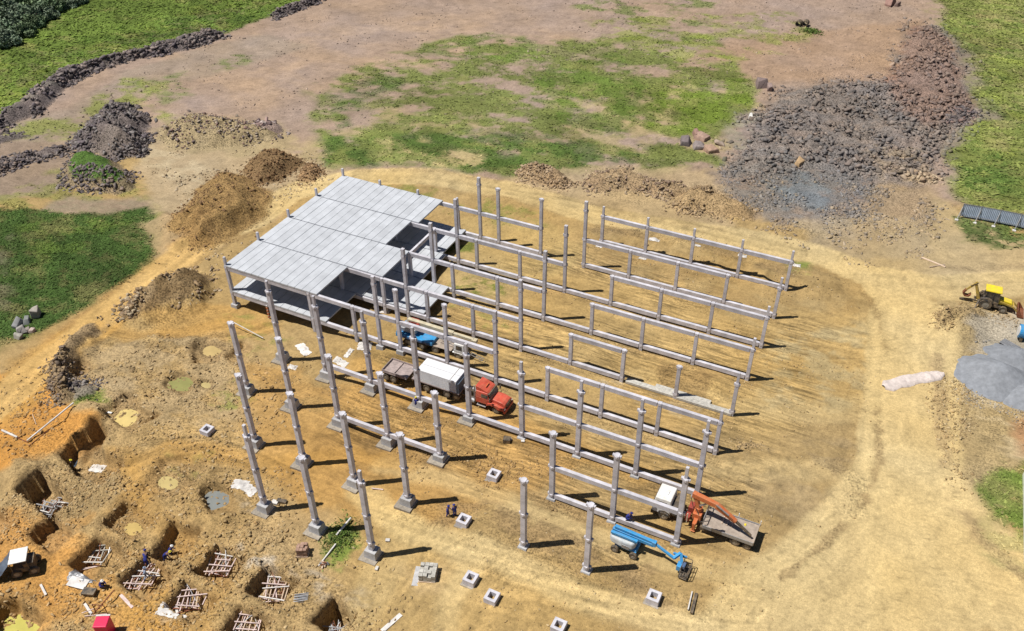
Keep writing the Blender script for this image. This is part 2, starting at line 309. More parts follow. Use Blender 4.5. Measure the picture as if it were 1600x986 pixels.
STREAKS = [(pxw([(560,540),(740,420),(960,330),(1400,460),(1400,700),(1300,900),(1000,960),(600,800),(440,760),(420,600)]), 0.0, .20),
           (pxw([(1180,480),(1400,500),(1400,700),(1150,740),(1100,600)]), R(4), .22),
           (pxw([(1100,760),(1380,640),(1400,800),(1250,990),(1000,990)]), R(35), .16),
           (pxw([(540,830),(760,850),(1000,1010),(540,1010)]), R(62), .14),
           (pxw([(170,660),(450,640),(520,740),(420,760),(250,760)]), R(20), .25),
           (pxw([(820,0),(1250,0),(1180,240),(850,250)]), R(12), .15)]
BAND = [([(400,575),(520,600),(690,655),(860,715),(1090,785)],2.2,(.235,.150,.062),.55), ([(540,670),(690,725)],2.2,(.22,.14,.06),.5), ([(830,780),(960,820),(1070,865)],2.0,(.25,.16,.07),.55),
        ([(560,545),(700,585),(900,650),(1120,725)],1.8,(.245,.16,.065),.5), ([(680,505),(900,580),(1150,665)],1.6,(.25,.165,.07),.45), ([(720,462),(900,520),(1170,605)],1.6,(.255,.165,.07),.45),
        ([(730,420),(960,487),(1190,555)],1.6,(.27,.18,.08),.4), ([(900,425),(1060,462),(1210,505)],1.5,(.27,.18,.08),.4), ([(640,800),(760,800),(880,850),(1000,900)],3.4,(.25,.165,.08),.55), ([(480,620),(560,640),(700,700)],3,(.26,.17,.065),.5),
        ([(900,870),(960,900),(1040,940),(1100,960)],3,(.26,.18,.09),.5), ([(930,360),(1080,385),(1230,430)],3.0,(.22,.15,.075),.6), ([(1050,590),(1100,610)],5,(.22,.14,.06),.6), ([(1000,440),(1100,480)],4,(.30,.20,.08),.4), ([(1300,730),(1340,755),(1330,800)],3.0,(.25,.17,.08),.5), ([(1000,368),(1120,392),(1262,424),(1335,450),(1372,490),(1380,560)],1.1,(.25,.175,.08),.6), ([(1372,640),(1374,720),(1345,790),(1290,850),(1220,905)],1.0,(.26,.18,.085),.7), ([(1462,560),(1470,660),(1480,760),(1530,840),(1600,905)],1.6,(.27,.19,.10),.6), ([(1440,415),(1520,425),(1620,415)],1.6,(.30,.22,.12),.5), ([(560,268),(690,272),(800,288),(920,322),(1040,350),(1180,372)],1.2,(.28,.20,.10),.5), ([(600,296),(700,298),(800,316),(900,345)],1.0,(.27,.19,.09),.5), ([(20,560),(140,470),(240,395),(330,345)],1.2,(.30,.18,.07),.55), ([(110,545),(220,450),(330,390),(400,352)],1.2,(.27,.18,.08),.6)]
BANDW = [(pxw(p), a, b, c) for p, a, b, c in BAND]
RUTW = []
_g = np.random.default_rng(12)
def _rut(pts, amp): 
    P = pxw(pts); t = np.linspace(0, 1, 9)[:, None]
    RUTW.append(((1-t)**2*P[0]+2*t*(1-t)*P[1]+t*t*P[2], amp))
for _ in range(16):   # along the lanes between the rows
    y0 = _g.uniform(560, 860); x0 = _g.uniform(440, 700); L_ = _g.uniform(250, 600); s_ = .33; _rut([(x0, y0), (x0+L_*.5, y0+L_*.5*s_+_g.uniform(-20, 20)), (x0+L_, y0+L_*s_+_g.uniform(-15, 15))], _g.choice([-.16, .12, -.12]))
for _ in range(14):   # fans turning off the right ends toward the haul road
    y0 = _g.uniform(500, 860); x0 = _g.uniform(1090, 1200); _rut([(x0, y0), (x0+120, y0+_g.uniform(10, 60)), (_g.uniform(1300, 1420), y0+_g.uniform(-60, 120))], _g.choice([-.15, .12, -.1]))
for _ in range(12):
    x0 = _g.uniform(1340, 1440); _rut([(x0, _g.uniform(440, 560)), (x0+_g.uniform(-15, 15), 700), (x0+_g.uniform(-120, 160), 990)], _g.choice([-.08, .08, -.06]))
for _ in range(12):
    x0 = _g.uniform(560, 740); _rut([(x0, _g.uniform(990, 1010)), (x0+40, 900), (x0+_g.uniform(60, 240), _g.uniform(800, 850))], _g.choice([-.14, .1]))
for _ in range(10):
    y0 = _g.uniform(840, 930); _rut([(_g.uniform(620, 760), y0), (900, y0+60), (1180, y0+_g.uniform(60, 100))], _g.choice([-.12, .12]))
for _ in range(10):
    y0 = _g.uniform(-4, 4); _rut([(20, 620+y0*5), (200+y0, 440+y0*5), (430, 318+y0*3)], _g.choice([-.16, .13]))
for _ in range(8):
    y0 = _g.uniform(-4, 4); _rut([(560, 278+y0*2), (820, 290+y0*3), (1250, 398+y0*3)], _g.choice([-.14, .1]))
for _ in range(8):
    y0 = _g.uniform(0, 40); _rut([(200, 740-y0), (300, 670-y0*.5), (440, 700+y0)], _g.choice([-.18, .12]))
for _ in range(6):
    y0 = _g.uniform(0, 20); _rut([(160, 500+y0), (280, 530+y0), (420, 490+y0*.5)], _g.choice([-.18, .12]))
for _ in range(8):
    y0 = _g.uniform(0, 40); _rut([(860, 100+y0), (1000, 110+y0), (1240, 60+y0*2)], _g.choice([-.14, .1]))
for _ in range(6):
    y0 = _g.uniform(0, 30); _rut([(1380, 430+y0*.5), (1480, 440+y0*.4), (1640, 425+y0)], _g.choice([-.16, .1]))
def paint(x, y):
    n = x.size; col = np.tile(np.array(TAN), (n, 1)); gr = np.zeros(n)
    bn = fbm(x*.18, y*.18, 4, 41)
    for k, (P, c, g, soft, amp, fr, op, thr) in enumerate(REGW):
        m = poly_near(P, x, y, amp+soft)
        if not m.any(): continue
        xs, ys = x[m], y[m]
        q = sdf(P, xs, ys)+amp*fbm(xs*fr, ys*fr, 5, 50+k, .6)
        f = sstep(q/soft+.5)*op
        if thr is not None: f = f*sstep((fbm(xs*fr*1.3, ys*fr*1.9, 5, 150+k, .65)-thr+.08)/.42)
        col[m] = col[m]*(1-f[:, None])+np.array(c)*f[:, None]; gr[m] = gr[m]*(1-f)+g*f
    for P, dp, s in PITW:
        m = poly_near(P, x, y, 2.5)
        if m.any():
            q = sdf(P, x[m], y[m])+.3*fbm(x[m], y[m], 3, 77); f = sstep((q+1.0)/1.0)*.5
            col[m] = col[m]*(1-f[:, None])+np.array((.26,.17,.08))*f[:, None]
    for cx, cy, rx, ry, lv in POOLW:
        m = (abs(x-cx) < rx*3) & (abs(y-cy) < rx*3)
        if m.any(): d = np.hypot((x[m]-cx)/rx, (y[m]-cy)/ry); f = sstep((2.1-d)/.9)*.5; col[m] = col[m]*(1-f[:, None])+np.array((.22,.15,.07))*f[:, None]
    # earth: broad and fine variation in tone
    e = (1-np.clip(gr, 0, 1))
    v = 1+.13*bn+.16*fbm(x*.8, y*.8, 4, 60)*e+.25*gr*fbm(x*.5, y*.9, 4, 61)+.45*gr*fbm(x*.10, y*.18, 4, 62)
    dr = (gr*sstep((fbm(x*.16, y*.26, 5, 63, .65)-.10)/.35)*.45)[:, None]; col = col*(1-dr)+np.array((.22,.19,.075))*dr
    for P, ang, s in STREAKS:
        m = poly_near(P, x, y, 3)
        if m.any():
            xs, ys = x[m], y[m]; wv = 2.0*fbm(xs*.04, ys*.04, 2, 66)
            a = xs*math.cos(ang)+ys*math.sin(ang); d = -xs*math.sin(ang)+ys*math.cos(ang)+wv
            f = sstep((sdf(P, xs, ys)+2*fbm(xs*.2, ys*.2, 3, 67))/3)
            f = f*(1-.8*gr[m])*sstep(.75+1.3*fbm(xs*.08, ys*.08, 2, 69))
            v[m] = v[m]*(1+f*s*1.5*fbm(d*1.5, a*.10, 4, 68, .7))
    for k, (P, wd, c, s, kk) in enumerate(TRACKW):
        m = poly_near(P, x, y, wd+2)
        if m.any():
            xs, ys = x[m], y[m]; d, a = line_sd(P, xs, ys)
            f = sstep((wd*.5-abs(d)+.45*fbm(xs*.4, ys*.4, 4, 80+k))/(.6 if k in (0, 1, 2, 5, 17) else 1.4)+.5)*s
            f = f*np.clip(1-gr[m]*.3, 0, 1)
            col[m] = col[m]*(1-f[:, None])+np.array(c)*f[:, None]; gr[m] = gr[m]*(1-f)
            st = fbm(d*1.8, a*.06, 4, 21+k, .7)
            v[m] = v[m]*(1-f)+f*(1+.22*st+.08*fbm(xs*.4, ys*.4, 3, 90))
    # strips of darker turned soil beside the ground beams
    for P, wd, cc_, op in BANDW:
        m = poly_near(P, x, y, wd+2)
        if m.any():
            xs, ys = x[m], y[m]; d, a = line_sd(P, xs, ys)
            f = sstep((wd*.5-abs(d)+(1.1 if wd > 1.7 else .6)*fbm(xs*.6, ys*.6, 4, 120, .65))/(.9 if wd > 1.7 else .4)+.3)*op*sstep((fbm(xs*.3, ys*.3, 4, 121)+.25)/.3)
            col[m] = col[m]*(1-f[:, None])+np.array(cc_)*f[:, None]
    # single wheel ruts
    for k, (P, amp) in enumerate(RUTW):
        m = poly_near(P, x, y, 1.8)
        if m.any():
            xs, ys = x[m], y[m]; d, a = line_sd(P, xs, ys); q = abs(abs(d)-.95); f = sstep(1-q/.32)*(.5+.5*sstep(vnoise(a*.25, a*0+k, 5)*2-.4))
            v[m] = v[m]*(1+f*amp*(1-.7*gr[m]))
    # small ragged dark crumbs
    cr = fbm(x*1.3, y*1.3, 3, 95, .8); v = v*(1-.22*e*sstep((cr-.25)/.25))
    hue = fbm(x*.1, y*.1, 3, 97)
    col = col*v[:, None]; col[:, 0] *= 1+.05*hue*e; col[:, 2] *= 1-.12*hue*e
    return np.clip(col, .005, .9), np.clip(gr, 0, 1)

# ------------------------------------------------------------------ materials
def nodemat(name):
    m = bpy.data.materials.new(name); m.use_nodes = True; n = m.node_tree; b = n.nodes['Principled BSDF']; return m, n, b
def add(n, t, **k):
    o = n.nodes.new(t)
    for a, v in k.items(): setattr(o, a, v)
    return o
def noise(n, scale, detail=4, rough=.6, coord=None, vec=None):
    t = add(n, 'ShaderNodeTexNoise'); t.inputs['Scale'].default_value = scale; t.inputs['Detail'].default_value = detail; t.inputs['Roughness'].default_value = rough
    if coord is None: coord = add(n, 'ShaderNodeTexCoord').outputs['Object']
    n.links.new(coord, t.inputs['Vector']); return t
def rampv(n, src, lo, hi, a=.35, b=.65):
    mr = add(n, 'ShaderNodeMapRange'); mr.inputs[1].default_value = a; mr.inputs[2].default_value = b; mr.inputs[3].default_value = lo; mr.inputs[4].default_value = hi
    n.links.new(src, mr.inputs[0]); return mr.outputs[0]
def earth_mat(name, bump=.5, rockish=0.0):
    m, n, b = nodemat(name); L = n.links
    at_ = add(n, 'ShaderNodeAttribute', attribute_name='Col'); pos = add(n, 'ShaderNodeNewGeometry').outputs['Position']
    n1 = noise(n, 2.6, 6, .7, pos); n2 = noise(n, 11.0, 4, .75, pos); n3 = noise(n, .35, 4, .6, pos)
    f1 = rampv(n, n1.outputs[0], .84, 1.16); f2 = rampv(n, n2.outputs[0], .76, 1.24); f3 = rampv(n, n3.outputs[0], .92, 1.08)
    a = add(n, 'ShaderNodeMath', operation='MULTIPLY'); L.new(f1, a.inputs[0]); L.new(f2, a.inputs[1])
    c = add(n, 'ShaderNodeMath', operation='MULTIPLY'); L.new(a.outputs[0], c.inputs[0]); L.new(f3, c.inputs[1])
    ax = add(n, 'ShaderNodeAttribute', attribute_name='Aux'); sx_ = add(n, 'ShaderNodeSeparateColor'); L.new(ax.outputs['Color'], sx_.inputs[0])
    mp = add(n, 'ShaderNodeMapping'); mp.inputs['Scale'].default_value = (.10, 1.0, 1.0); L.new(pos, mp.inputs['Vector'])
    dn = noise(n, .12, 2, .5, pos); wv = add(n, 'ShaderNodeVectorMath', operation='MULTIPLY_ADD'); wv.inputs[1].default_value = (0, 1.6, 0); L.new(dn.outputs['Color'], wv.inputs[0]); L.new(mp.outputs[0], wv.inputs[2])
    ns = noise(n, 2.6, 5, .7, wv.outputs[0]); fs0 = rampv(n, ns.outputs[0], -.75, .55, .3, .7)
    fs = add(n, 'ShaderNodeMath', operation='MULTIPLY_ADD'); L.new(fs0, fs.inputs[0]); L.new(sx_.outputs[0], fs.inputs[1]); fs.inputs[2].default_value = 1.0
    nc = noise(n, 4.2, 3, .6, pos); fc0 = rampv(n, nc.outputs[0], -.45, .30, .36, .55); fc = add(n, 'ShaderNodeMath', operation='MULTIPLY_ADD'); L.new(fc0, fc.inputs[0]); L.new(sx_.outputs[1], fc.inputs[1]); fc.inputs[2].default_value = 1.0
    fq = add(n, 'ShaderNodeMath', operation='MULTIPLY'); L.new(fs.outputs[0], fq.inputs[0]); L.new(fc.outputs[0], fq.inputs[1])
    c0 = add(n, 'ShaderNodeMath', operation='MULTIPLY'); L.new(c.outputs[0], c0.inputs[0]); L.new(fq.outputs[0], c0.inputs[1]); c = c0
    vo = add(n, 'ShaderNodeTexVoronoi'); vo.inputs['Scale'].default_value = 2.2; L.new(pos, vo.inputs['Vector'])
    sp = rampv(n, vo.outputs['Distance'], 1.25, 1.0, .05, .16)
    c2 = add(n, 'ShaderNodeMath', operation='MULTIPLY'); L.new(c.outputs[0], c2.inputs[0])
    L.new(sp, c2.inputs[1])
    vm = add(n, 'ShaderNodeVectorMath', operation='SCALE'); L.new(at_.outputs['Color'], vm.inputs[0]); L.new(c2.outputs[0], vm.inputs['Scale'])
    L.new(vm.outputs[0], b.inputs['Base Color']); b.inputs['Roughness'].default_value = .95; b.inputs['Specular IOR Level'].default_value = .15
    bp = add(n, 'ShaderNodeBump'); bp.inputs['Strength'].default_value = bump; bp.inputs['Distance'].default_value = .16
    s = add(n, 'ShaderNodeMath', operation='MULTIPLY_ADD'); L.new(n2.outputs[0], s.inputs[0]); s.inputs[1].default_value = .35; L.new(n1.outputs[0], s.inputs[2])
    s2 = add(n, 'ShaderNodeMath', operation='MULTIPLY_ADD'); L.new(sx_.outputs[1], s2.inputs[0]); s2.inputs[1].default_value = 1.6; s2.inputs[2].default_value = .8
    s3 = add(n, 'ShaderNodeMath', operation='MULTIPLY'); L.new(s.outputs[0], s3.inputs[0]); L.new(s2.outputs[0], s3.inputs[1]); s = s3
    L.new(s.outputs[0], bp.inputs['Height']); L.new(bp.outputs[0], b.inputs['Normal'])
    return m
def plain(name, col, rough=.6, metal=0, var=.12, scale=3.0, bump=0.0, spec=.4, dust=0.0):
    m, n, b = nodemat(name); L = n.links
    t = noise(n, scale, 5, .65); f = rampv(n, t.outputs[0], 1-var, 1+var)
    oi = add(n, 'ShaderNodeObjectInfo'); fr = rampv(n, oi.outputs['Random'], 1-var*.5, 1+var*.5, 0, 1)
    mu = add(n, 'ShaderNodeMath', operation='MULTIPLY'); L.new(f, mu.inputs[0]); L.new(fr, mu.inputs[1])
    vm = add(n, 'ShaderNodeVectorMath', operation='SCALE'); vm.inputs[0].default_value = col; L.new(mu.outputs[0], vm.inputs['Scale'])
    src = vm.outputs[0]
    if dust:
        td = noise(n, 1.7, 6, .7); fd = rampv(n, td.outputs[0], 0.0, dust, .38, .72); mx = add(n, 'ShaderNodeMix', data_type='RGBA'); L.new(fd, mx.inputs[0]); L.new(src, mx.inputs[6]); mx.inputs[7].default_value = (.36, .26, .15, 1); src = mx.outputs[2]
    L.new(src, b.inputs['Base Color']); b.inputs['Roughness'].default_value = rough; b.inputs['Metallic'].default_value = metal
    b.inputs['Specular IOR Level'].default_value = spec
    if bump:
        bp = add(n, 'ShaderNodeBump'); bp.inputs['Strength'].default_value = bump; bp.inputs['Distance'].default_value = .05; L.new(t.outputs[0], bp.inputs['Height']); L.new(bp.outputs[0], b.inputs['Normal'])
    return m
def rockmat(name):
    m, n, b = nodemat(name); a = add(n, 'ShaderNodeAttribute', attribute_name='Col'); t = noise(n, 2.0, 4, .6); f = rampv(n, t.outputs[0], .8, 1.2)
    vm = add(n, 'ShaderNodeVectorMath', operation='SCALE'); n.links.new(a.outputs['Color'], vm.inputs[0]); n.links.new(f, vm.inputs['Scale']); n.links.new(vm.outputs[0], b.inputs['Base Color'])
    b.inputs['Roughness'].default_value = .9; b.inputs['Specular IOR Level'].default_value = .2; return m
M_EARTH = earth_mat('earth', .6); M_ROCK = rockmat('loose_rock')
MT = dict(
 conc=plain('precast_concrete', (.49,.475,.515), .85, 0, .2, 1.1, .1, dust=.06), concL=plain('pale_concrete', (.435,.45,.48), .85, 0, .11, .5, .1), concD=plain('footing_concrete', (.37,.365,.37), .9, 0, .2, 1.6, .3),
 block=plain('block_concrete', (.40,.38,.34), .9, 0, .25, 3), brick=plain('brick', (.30,.19,.14), .9, 0, .25, 4),
 red=plain('red_paint', (.52,.075,.045), .45, 0, .15, 1.5, dust=.32), orange=plain('orange_paint', (.52,.13,.04), .45, 0, .12, 2, dust=.5), white=plain('white_paint', (.74,.74,.73), .45, 0, .08, 1.5, dust=.5),
 blue=plain('blue_paint', (.02,.27,.58), .42, 0, .12, 2, dust=.3), dblue=plain('dark_blue_paint', (.03,.10,.24), .5, 0, .2, 2, dust=.5), yellow=plain('yellow_paint', (.75,.58,.02), .45, 0, .08, 2, dust=.5), dyellow=plain('worn_yellow_paint', (.42,.29,.045), .6, 0, .2, 2, dust=.5),
 cream=plain('cream_paint', (.55,.50,.36), .55, 0, .15, 2, dust=.5), black=plain('black_rubber', (.028,.027,.027), .8, 0, .2, 3, dust=.75), dark=plain('dark_steel', (.055,.052,.052), .6, .3, .3, 3, dust=.75), rim=plain('dusty_rim', (.30,.27,.22), .6, .2, .15, 3),
 glass=plain('tinted_glass', (.02,.025,.03), .12, 0, .05, 2, 0, .6, dust=.5), steel=plain('grey_steel', (.33,.33,.34), .5, .5, .15, 3), bed=plain('worn_truck_bed', (.33,.27,.22), .8, 0, .2, 1.8), bedred=plain('rusty_truck_bed', (.31,.25,.235), .8, 0, .25, 1.8),
 stackc=plain('fresh_concrete', (.62,.62,.64), .85, 0, .07, 1.0), wood=plain('timber', (.50,.38,.28), .85, 0, .2, 3), woodp=plain('pinkish_timber', (.55,.43,.40), .85, 0, .2, 3), rust=plain('rusty_steel', (.22,.08,.04), .8, .2, .3, 3), sheet=plain('pale_sheeting', (.58,.55,.52), .8, 0, .2, 1.0, .4),
 tarp_shade=plain('blue_grey_tarp_and_shade', (.075,.10,.14), .5, 0, .3, 1.4, .5), overall=plain('blue_overalls', (.02,.03,.19), .85, 0, .15, 4), skin=plain('skin', (.16,.08,.05), .6, 0, .05, 4), helmY=plain('yellow_helmet', (.70,.60,.05), .4), helmW=plain('white_helmet', (.75,.75,.75), .4),  # blue-grey of the cover sheets also paints the stack front's shade
 vest=plain('light_vest', (.25,.30,.40), .8), boot=plain('boot_leather', (.03,.022,.018), .7), pile=plain('grey_sand_pile', (.205,.215,.235), .95, 0, .16, 1.6, .8), fence=plain('corrugated_fence', (.34,.40,.50), .6, 0, .15, 1.5), turret=plain('grey_cowling', (.42,.46,.49), .5, 0, .12, 2, dust=.5), pad=plain('muddy_footing', (.30,.26,.21), .95, 0, .25, 1.8, .3), mag=plain('magenta_panel', (.62,.02,.08), .45),
 bark=plain('bark', (.10,.07,.05), .9), lime=plain('lime_mesh', (.45,.55,.15), .8), dredp=plain('dark_red_paint', (.28,.05,.035), .5), bsheet=plain('brown_earth_crumb', (.15,.09,.045), .95))
def watermat(name, col):
    m, n, b = nodemat(name); t = noise(n, .6, 3); f = rampv(n, t.outputs[0], .92, 1.08)
    vm = add(n, 'ShaderNodeVectorMath', operation='SCALE'); vm.inputs[0].default_value = col; n.links.new(f, vm.inputs['Scale']); n.links.new(vm.outputs[0], b.inputs['Base Color'])
    b.inputs['Roughness'].default_value = .12; return m
# ------------------------------------------------------------------ object helpers
COL = scene.collection
def link(o, parent=None):
    COL.objects.link(o)
    if parent is not None: o.parent = parent
    return o
def tag(o, label=None, cat=None, group=None, kind=None):
    if label: o['label'] = label
    if cat: o['category'] = cat
    if group: o['group'] = group
    if kind: o['kind'] = kind
    return o
def thing(name, label, cat, loc=(0, 0, 0), rz=0, group=None):
    o = bpy.data.objects.new(name, None); o.empty_display_size = .3; link(o); o.location = loc
    o.rotation_euler = (0, 0, rz); return tag(o, label, cat, group)
class MB:
    def __init__(s): s.v = []; s.f = []
    def box(s, x0, x1, y0, y1, z0, z1, mat=None, tx=1, ty=1, sx=0, sy=0):
        """box with an optional taper (tx,ty) and shift (sx,sy) of its top"""
        k = len(s.v); cx, cy, hx, hy = (x0+x1)/2, (y0+y1)/2, (x1-x0)/2, (y1-y0)/2
        vs = [(x0, y0, z0), (x1, y0, z0), (x1, y1, z0), (x0, y1, z0)]+[(cx+a*hx*tx+sx, cy+b*hy*ty+sy, z1) for a, b in ((-1, -1), (1, -1), (1, 1), (-1, 1))]
        if mat is not None: vs = [tuple(mat @ Vector(q)) for q in vs]
        s.v += vs; s.f += [(k, k+3, k+2, k+1), (k+4, k+5, k+6, k+7), (k, k+1, k+5, k+4), (k+1, k+2, k+6, k+5), (k+2, k+3, k+7, k+6), (k+3, k, k+4, k+7)]; return s
    def bar(s, a, b, w, h=None, w2=None, h2=None):
        a, b = Vector(a), Vector(b); h = h or w; w2 = w2 or w; h2 = h2 or h; d = (b-a).normalized()
        sd_ = d.cross(Vector((0, 0, 1)))
        if sd_.length < .01: sd_ = Vector((1, 0, 0))
        sd_.normalize(); up = sd_.cross(d); k = len(s.v)
        for p, ww, hh in ((a, w, h), (b, w2, h2)):
            for q, r in ((-1, -1), (1, -1), (1, 1), (-1, 1)): s.v.append(tuple(p+sd_*q*ww/2+up*r*hh/2))
        s.f += [(k, k+1, k+2, k+3), (k+7, k+6, k+5, k+4), (k, k+4, k+5, k+1), (k+1, k+5, k+6, k+2), (k+2, k+6, k+7, k+3), (k+3, k+7, k+4, k)]; return s
    def cyl(s, a, b, r, r2=None, n=14):
        a, b = Vector(a), Vector(b); r2 = r if r2 is None else r2; d = (b-a).normalized()
        e = d.orthogonal().normalized(); f = d.cross(e); k = len(s.v)
        for p, rr in ((a, r), (b, r2)):
            for q in range(n):
                t = 2*math.pi*q/n; s.v.append(tuple(p+(e*math.cos(t)+f*math.sin(t))*rr))
        s.f += [(k+q, k+(q+1) % n, k+n+(q+1) % n, k+n+q) for q in range(n)]
        s.f += [tuple(k+q for q in range(n-1, -1, -1)), tuple(k+n+q for q in range(n))]; return s
    def ring(s, c, ax, r, ri, wdt, n=18):
        """annulus with width along ax"""
        c = Vector(c); ax = Vector(ax).normalized(); e = ax.orthogonal().normalized(); f = ax.cross(e); k = len(s.v)
        prof = [(-wdt/2, ri), (-wdt/2, r*.93), (-wdt*.35, r), (wdt*.35, r), (wdt/2, r*.93), (wdt/2, ri)]; m = len(prof)
        for q in range(n):
            t = 2*math.pi*q/n; dr = e*math.cos(t)+f*math.sin(t)
            for o, rr in prof: s.v.append(tuple(c+ax*o+dr*rr))
        for q in range(n):
            for j in range(m): s.f.append((k+q*m+j, k+q*m+(j+1) % m, k+((q+1) % n)*m+(j+1) % m, k+((q+1) % n)*m+j))
        return s
    def prism(s, pts, y0, y1, ins=0):
        """outline in x,z extruded along y"""
        k = len(s.v); n = len(pts)
        s.v += [(a, y0, b) for a, b in pts]+[(a, y1, b) for a, b in pts]
        s.f += [tuple(range(k, k+n)), tuple(range(k+2*n-1, k+n-1, -1))]+[(k+q, k+n+q, k+n+(q+1) % n, k+(q+1) % n) for q in range(n)]; return s
    def mesh(s, name):
        m = bpy.data.meshes.new(name); m.from_pydata(s.v, [], s.f); m.update()
        import bmesh
        b = bmesh.new(); b.from_mesh(m); bmesh.ops.recalc_face_normals(b, faces=b.faces); b.to_mesh(m); b.free(); return m
    def build(s, name, mat, parent=None, bevel=0, loc=None, rot=None, smooth=False):
        m = s.mesh(name); m.materials.append(mat); o = bpy.data.objects.new(name, m); link(o, parent)
        if loc: o.location = loc
        if rot: o.rotation_euler = rot
        if smooth:
            for p in m.polygons: p.use_smooth = True
        if bevel:
            bv = o.modifiers.new('bevel', 'BEVEL'); bv.width = bevel; bv.segments = 2; bv.limit_method = 'ANGLE'; bv.angle_limit = R(35)
        return o
def inst(name, mesh, parent=None, loc=(0, 0, 0), rot=(0, 0, 0), scale=None):
    o = bpy.data.objects.new(name, mesh); link(o, parent); o.location = loc; o.rotation_euler = rot
    if scale: o.scale = scale
    return o
def npmesh(name, V, F, mat, cols=None, smooth=False, aux=None):
    """F: (n,k) array of equal faces"""
    m = bpy.data.meshes.new(name); V = np.asarray(V, np.float32); F = np.asarray(F, np.int32); k = F.shape[1]
    m.vertices.add(len(V)); m.vertices.foreach_set('co', V.ravel()); m.loops.add(F.size); m.loops.foreach_set('vertex_index', F.ravel())
    m.polygons.add(len(F)); m.polygons.foreach_set('loop_start', np.arange(0, F.size, k, dtype=np.int32))
    m.update(calc_edges=True); m.validate()
    if cols is not None:
        c = np.ones((len(V), 4), np.float32); c[:, :3] = cols; a = m.color_attributes.new('Col', 'FLOAT_COLOR', 'POINT'); a.data.foreach_set('color', c.ravel())
    if aux is not None:
        c = np.zeros((len(V), 4), np.float32); c[:, :3] = aux; a = m.color_attributes.new('Aux', 'FLOAT_COLOR', 'POINT'); a.data.foreach_set('color', c.ravel())
    if smooth: m.polygons.foreach_set('use_smooth', np.ones(len(F), bool))
    m.materials.append(mat); return m
def gz(x, y): return float(ground_z(np.array([x]), np.array([y]))[0])
def hit(px, py, dz=0):
    z = -1.0
    for _ in range(5):
        x, y = at(px, py, z+dz); z = gz(x, y)
    return x, y, z

# ------------------------------------------------------------------ ground sheet
def axis(a, b, fine, c0, c1, step, far):
    xs = list(np.arange(c0, c1, fine)); s = fine; x = c0
    while x > a: s = min(s*1.03, step); x -= s; xs.insert(0, x)
    s = fine; x = xs[-1]
    while x < b: s = min(s*1.03, step); x += s; xs.append(x)
    s = step; x = xs[0]
    while x > -far: s *= 1.35; x -= s; xs.insert(0, x)
    s = step; x = xs[-1]
    while x < far: s *= 1.35; x += s; xs.append(x)
    return np.array(xs)
X = axis(-245, 50, .20, -82, -2, .7, 4000); Y = axis(10, 275, .20, 20, 98, .6, 4500)
XX, YY = np.meshgrid(X, Y); xf, yf = XX.ravel(), YY.ravel()
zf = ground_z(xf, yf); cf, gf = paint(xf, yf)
nx, ny = len(X), len(Y); I = np.arange(nx*ny).reshape(ny, nx)
F = np.stack([I[:-1, :-1], I[:-1, 1:], I[1:, 1:], I[1:, :-1]], -1).reshape(-1, 4)
LANEP = pxw([(470,640),(560,540),(740,420),(960,330),(1250,430),(1330,520),(1300,700),(1130,900),(1000,940),(700,800),(640,720),(500,760)])
ROUGHP = [pxw(p, -1.5) for p in ([(-20,700),(60,640),(60,560),(110,490),(200,420),(340,400),(345,480),(430,540),(390,640),(480,830),(560,900),(620,1010),(-20,1010)], [(900,260),(1190,290),(1160,360),(1000,330),(900,310)], [(1130,270),(1230,130),(1430,40),(1530,170),(1450,300),(1490,380),(1300,400),(1150,330)], [(800,800),(1000,930),(960,970),(700,880),(640,900),(600,860)], [(1450,480),(1600,480),(1600,760),(1500,800),(1460,640)])]
def aux_of(x, y, g):
    lane = sstep((sdf(LANEP, x, y)+3*fbm(x*.1, y*.1, 3, 201))/4)*sstep(.7+1.4*fbm(x*.07, y*.12, 3, 202))
    rg = np.zeros(x.shape)
    for P in ROUGHP: rg = np.maximum(rg, sstep((sdf(P, x, y)+3*fbm(x*.15, y*.15, 3, 203))/3))
    for k, (P, wd, c, s_, kk) in enumerate(TRACKW):
        m = poly_near(P, x, y, wd)
        if m.any(): d, a = line_sd(P, x[m], y[m]); f = sstep((wd*.5-abs(d))/1.2+.4)*s_; lane[m] *= 1-f; rg[m] *= 1-.85*f
    for P, wd, cc_, op in BANDW:
        m = poly_near(P, x, y, wd)
        if m.any(): d, a = line_sd(P, x[m], y[m]); rg[m] = np.maximum(rg[m], sstep((wd*.6-abs(d)+fbm(x[m]*.4, y[m]*.4, 3, 204))/1.0)*.8)
    gp = sstep(.5+1.5*fbm(x*.3, y*.3, 3, 205)); return np.stack([lane*(1-g), np.maximum(rg*(.55+.45*gp), .6*g), g], 1)
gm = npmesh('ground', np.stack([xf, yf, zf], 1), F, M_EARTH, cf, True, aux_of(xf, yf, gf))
go = bpy.data.objects.new('ground', gm); link(go); go['kind'] = 'structure'
print('ground verts', len(xf))
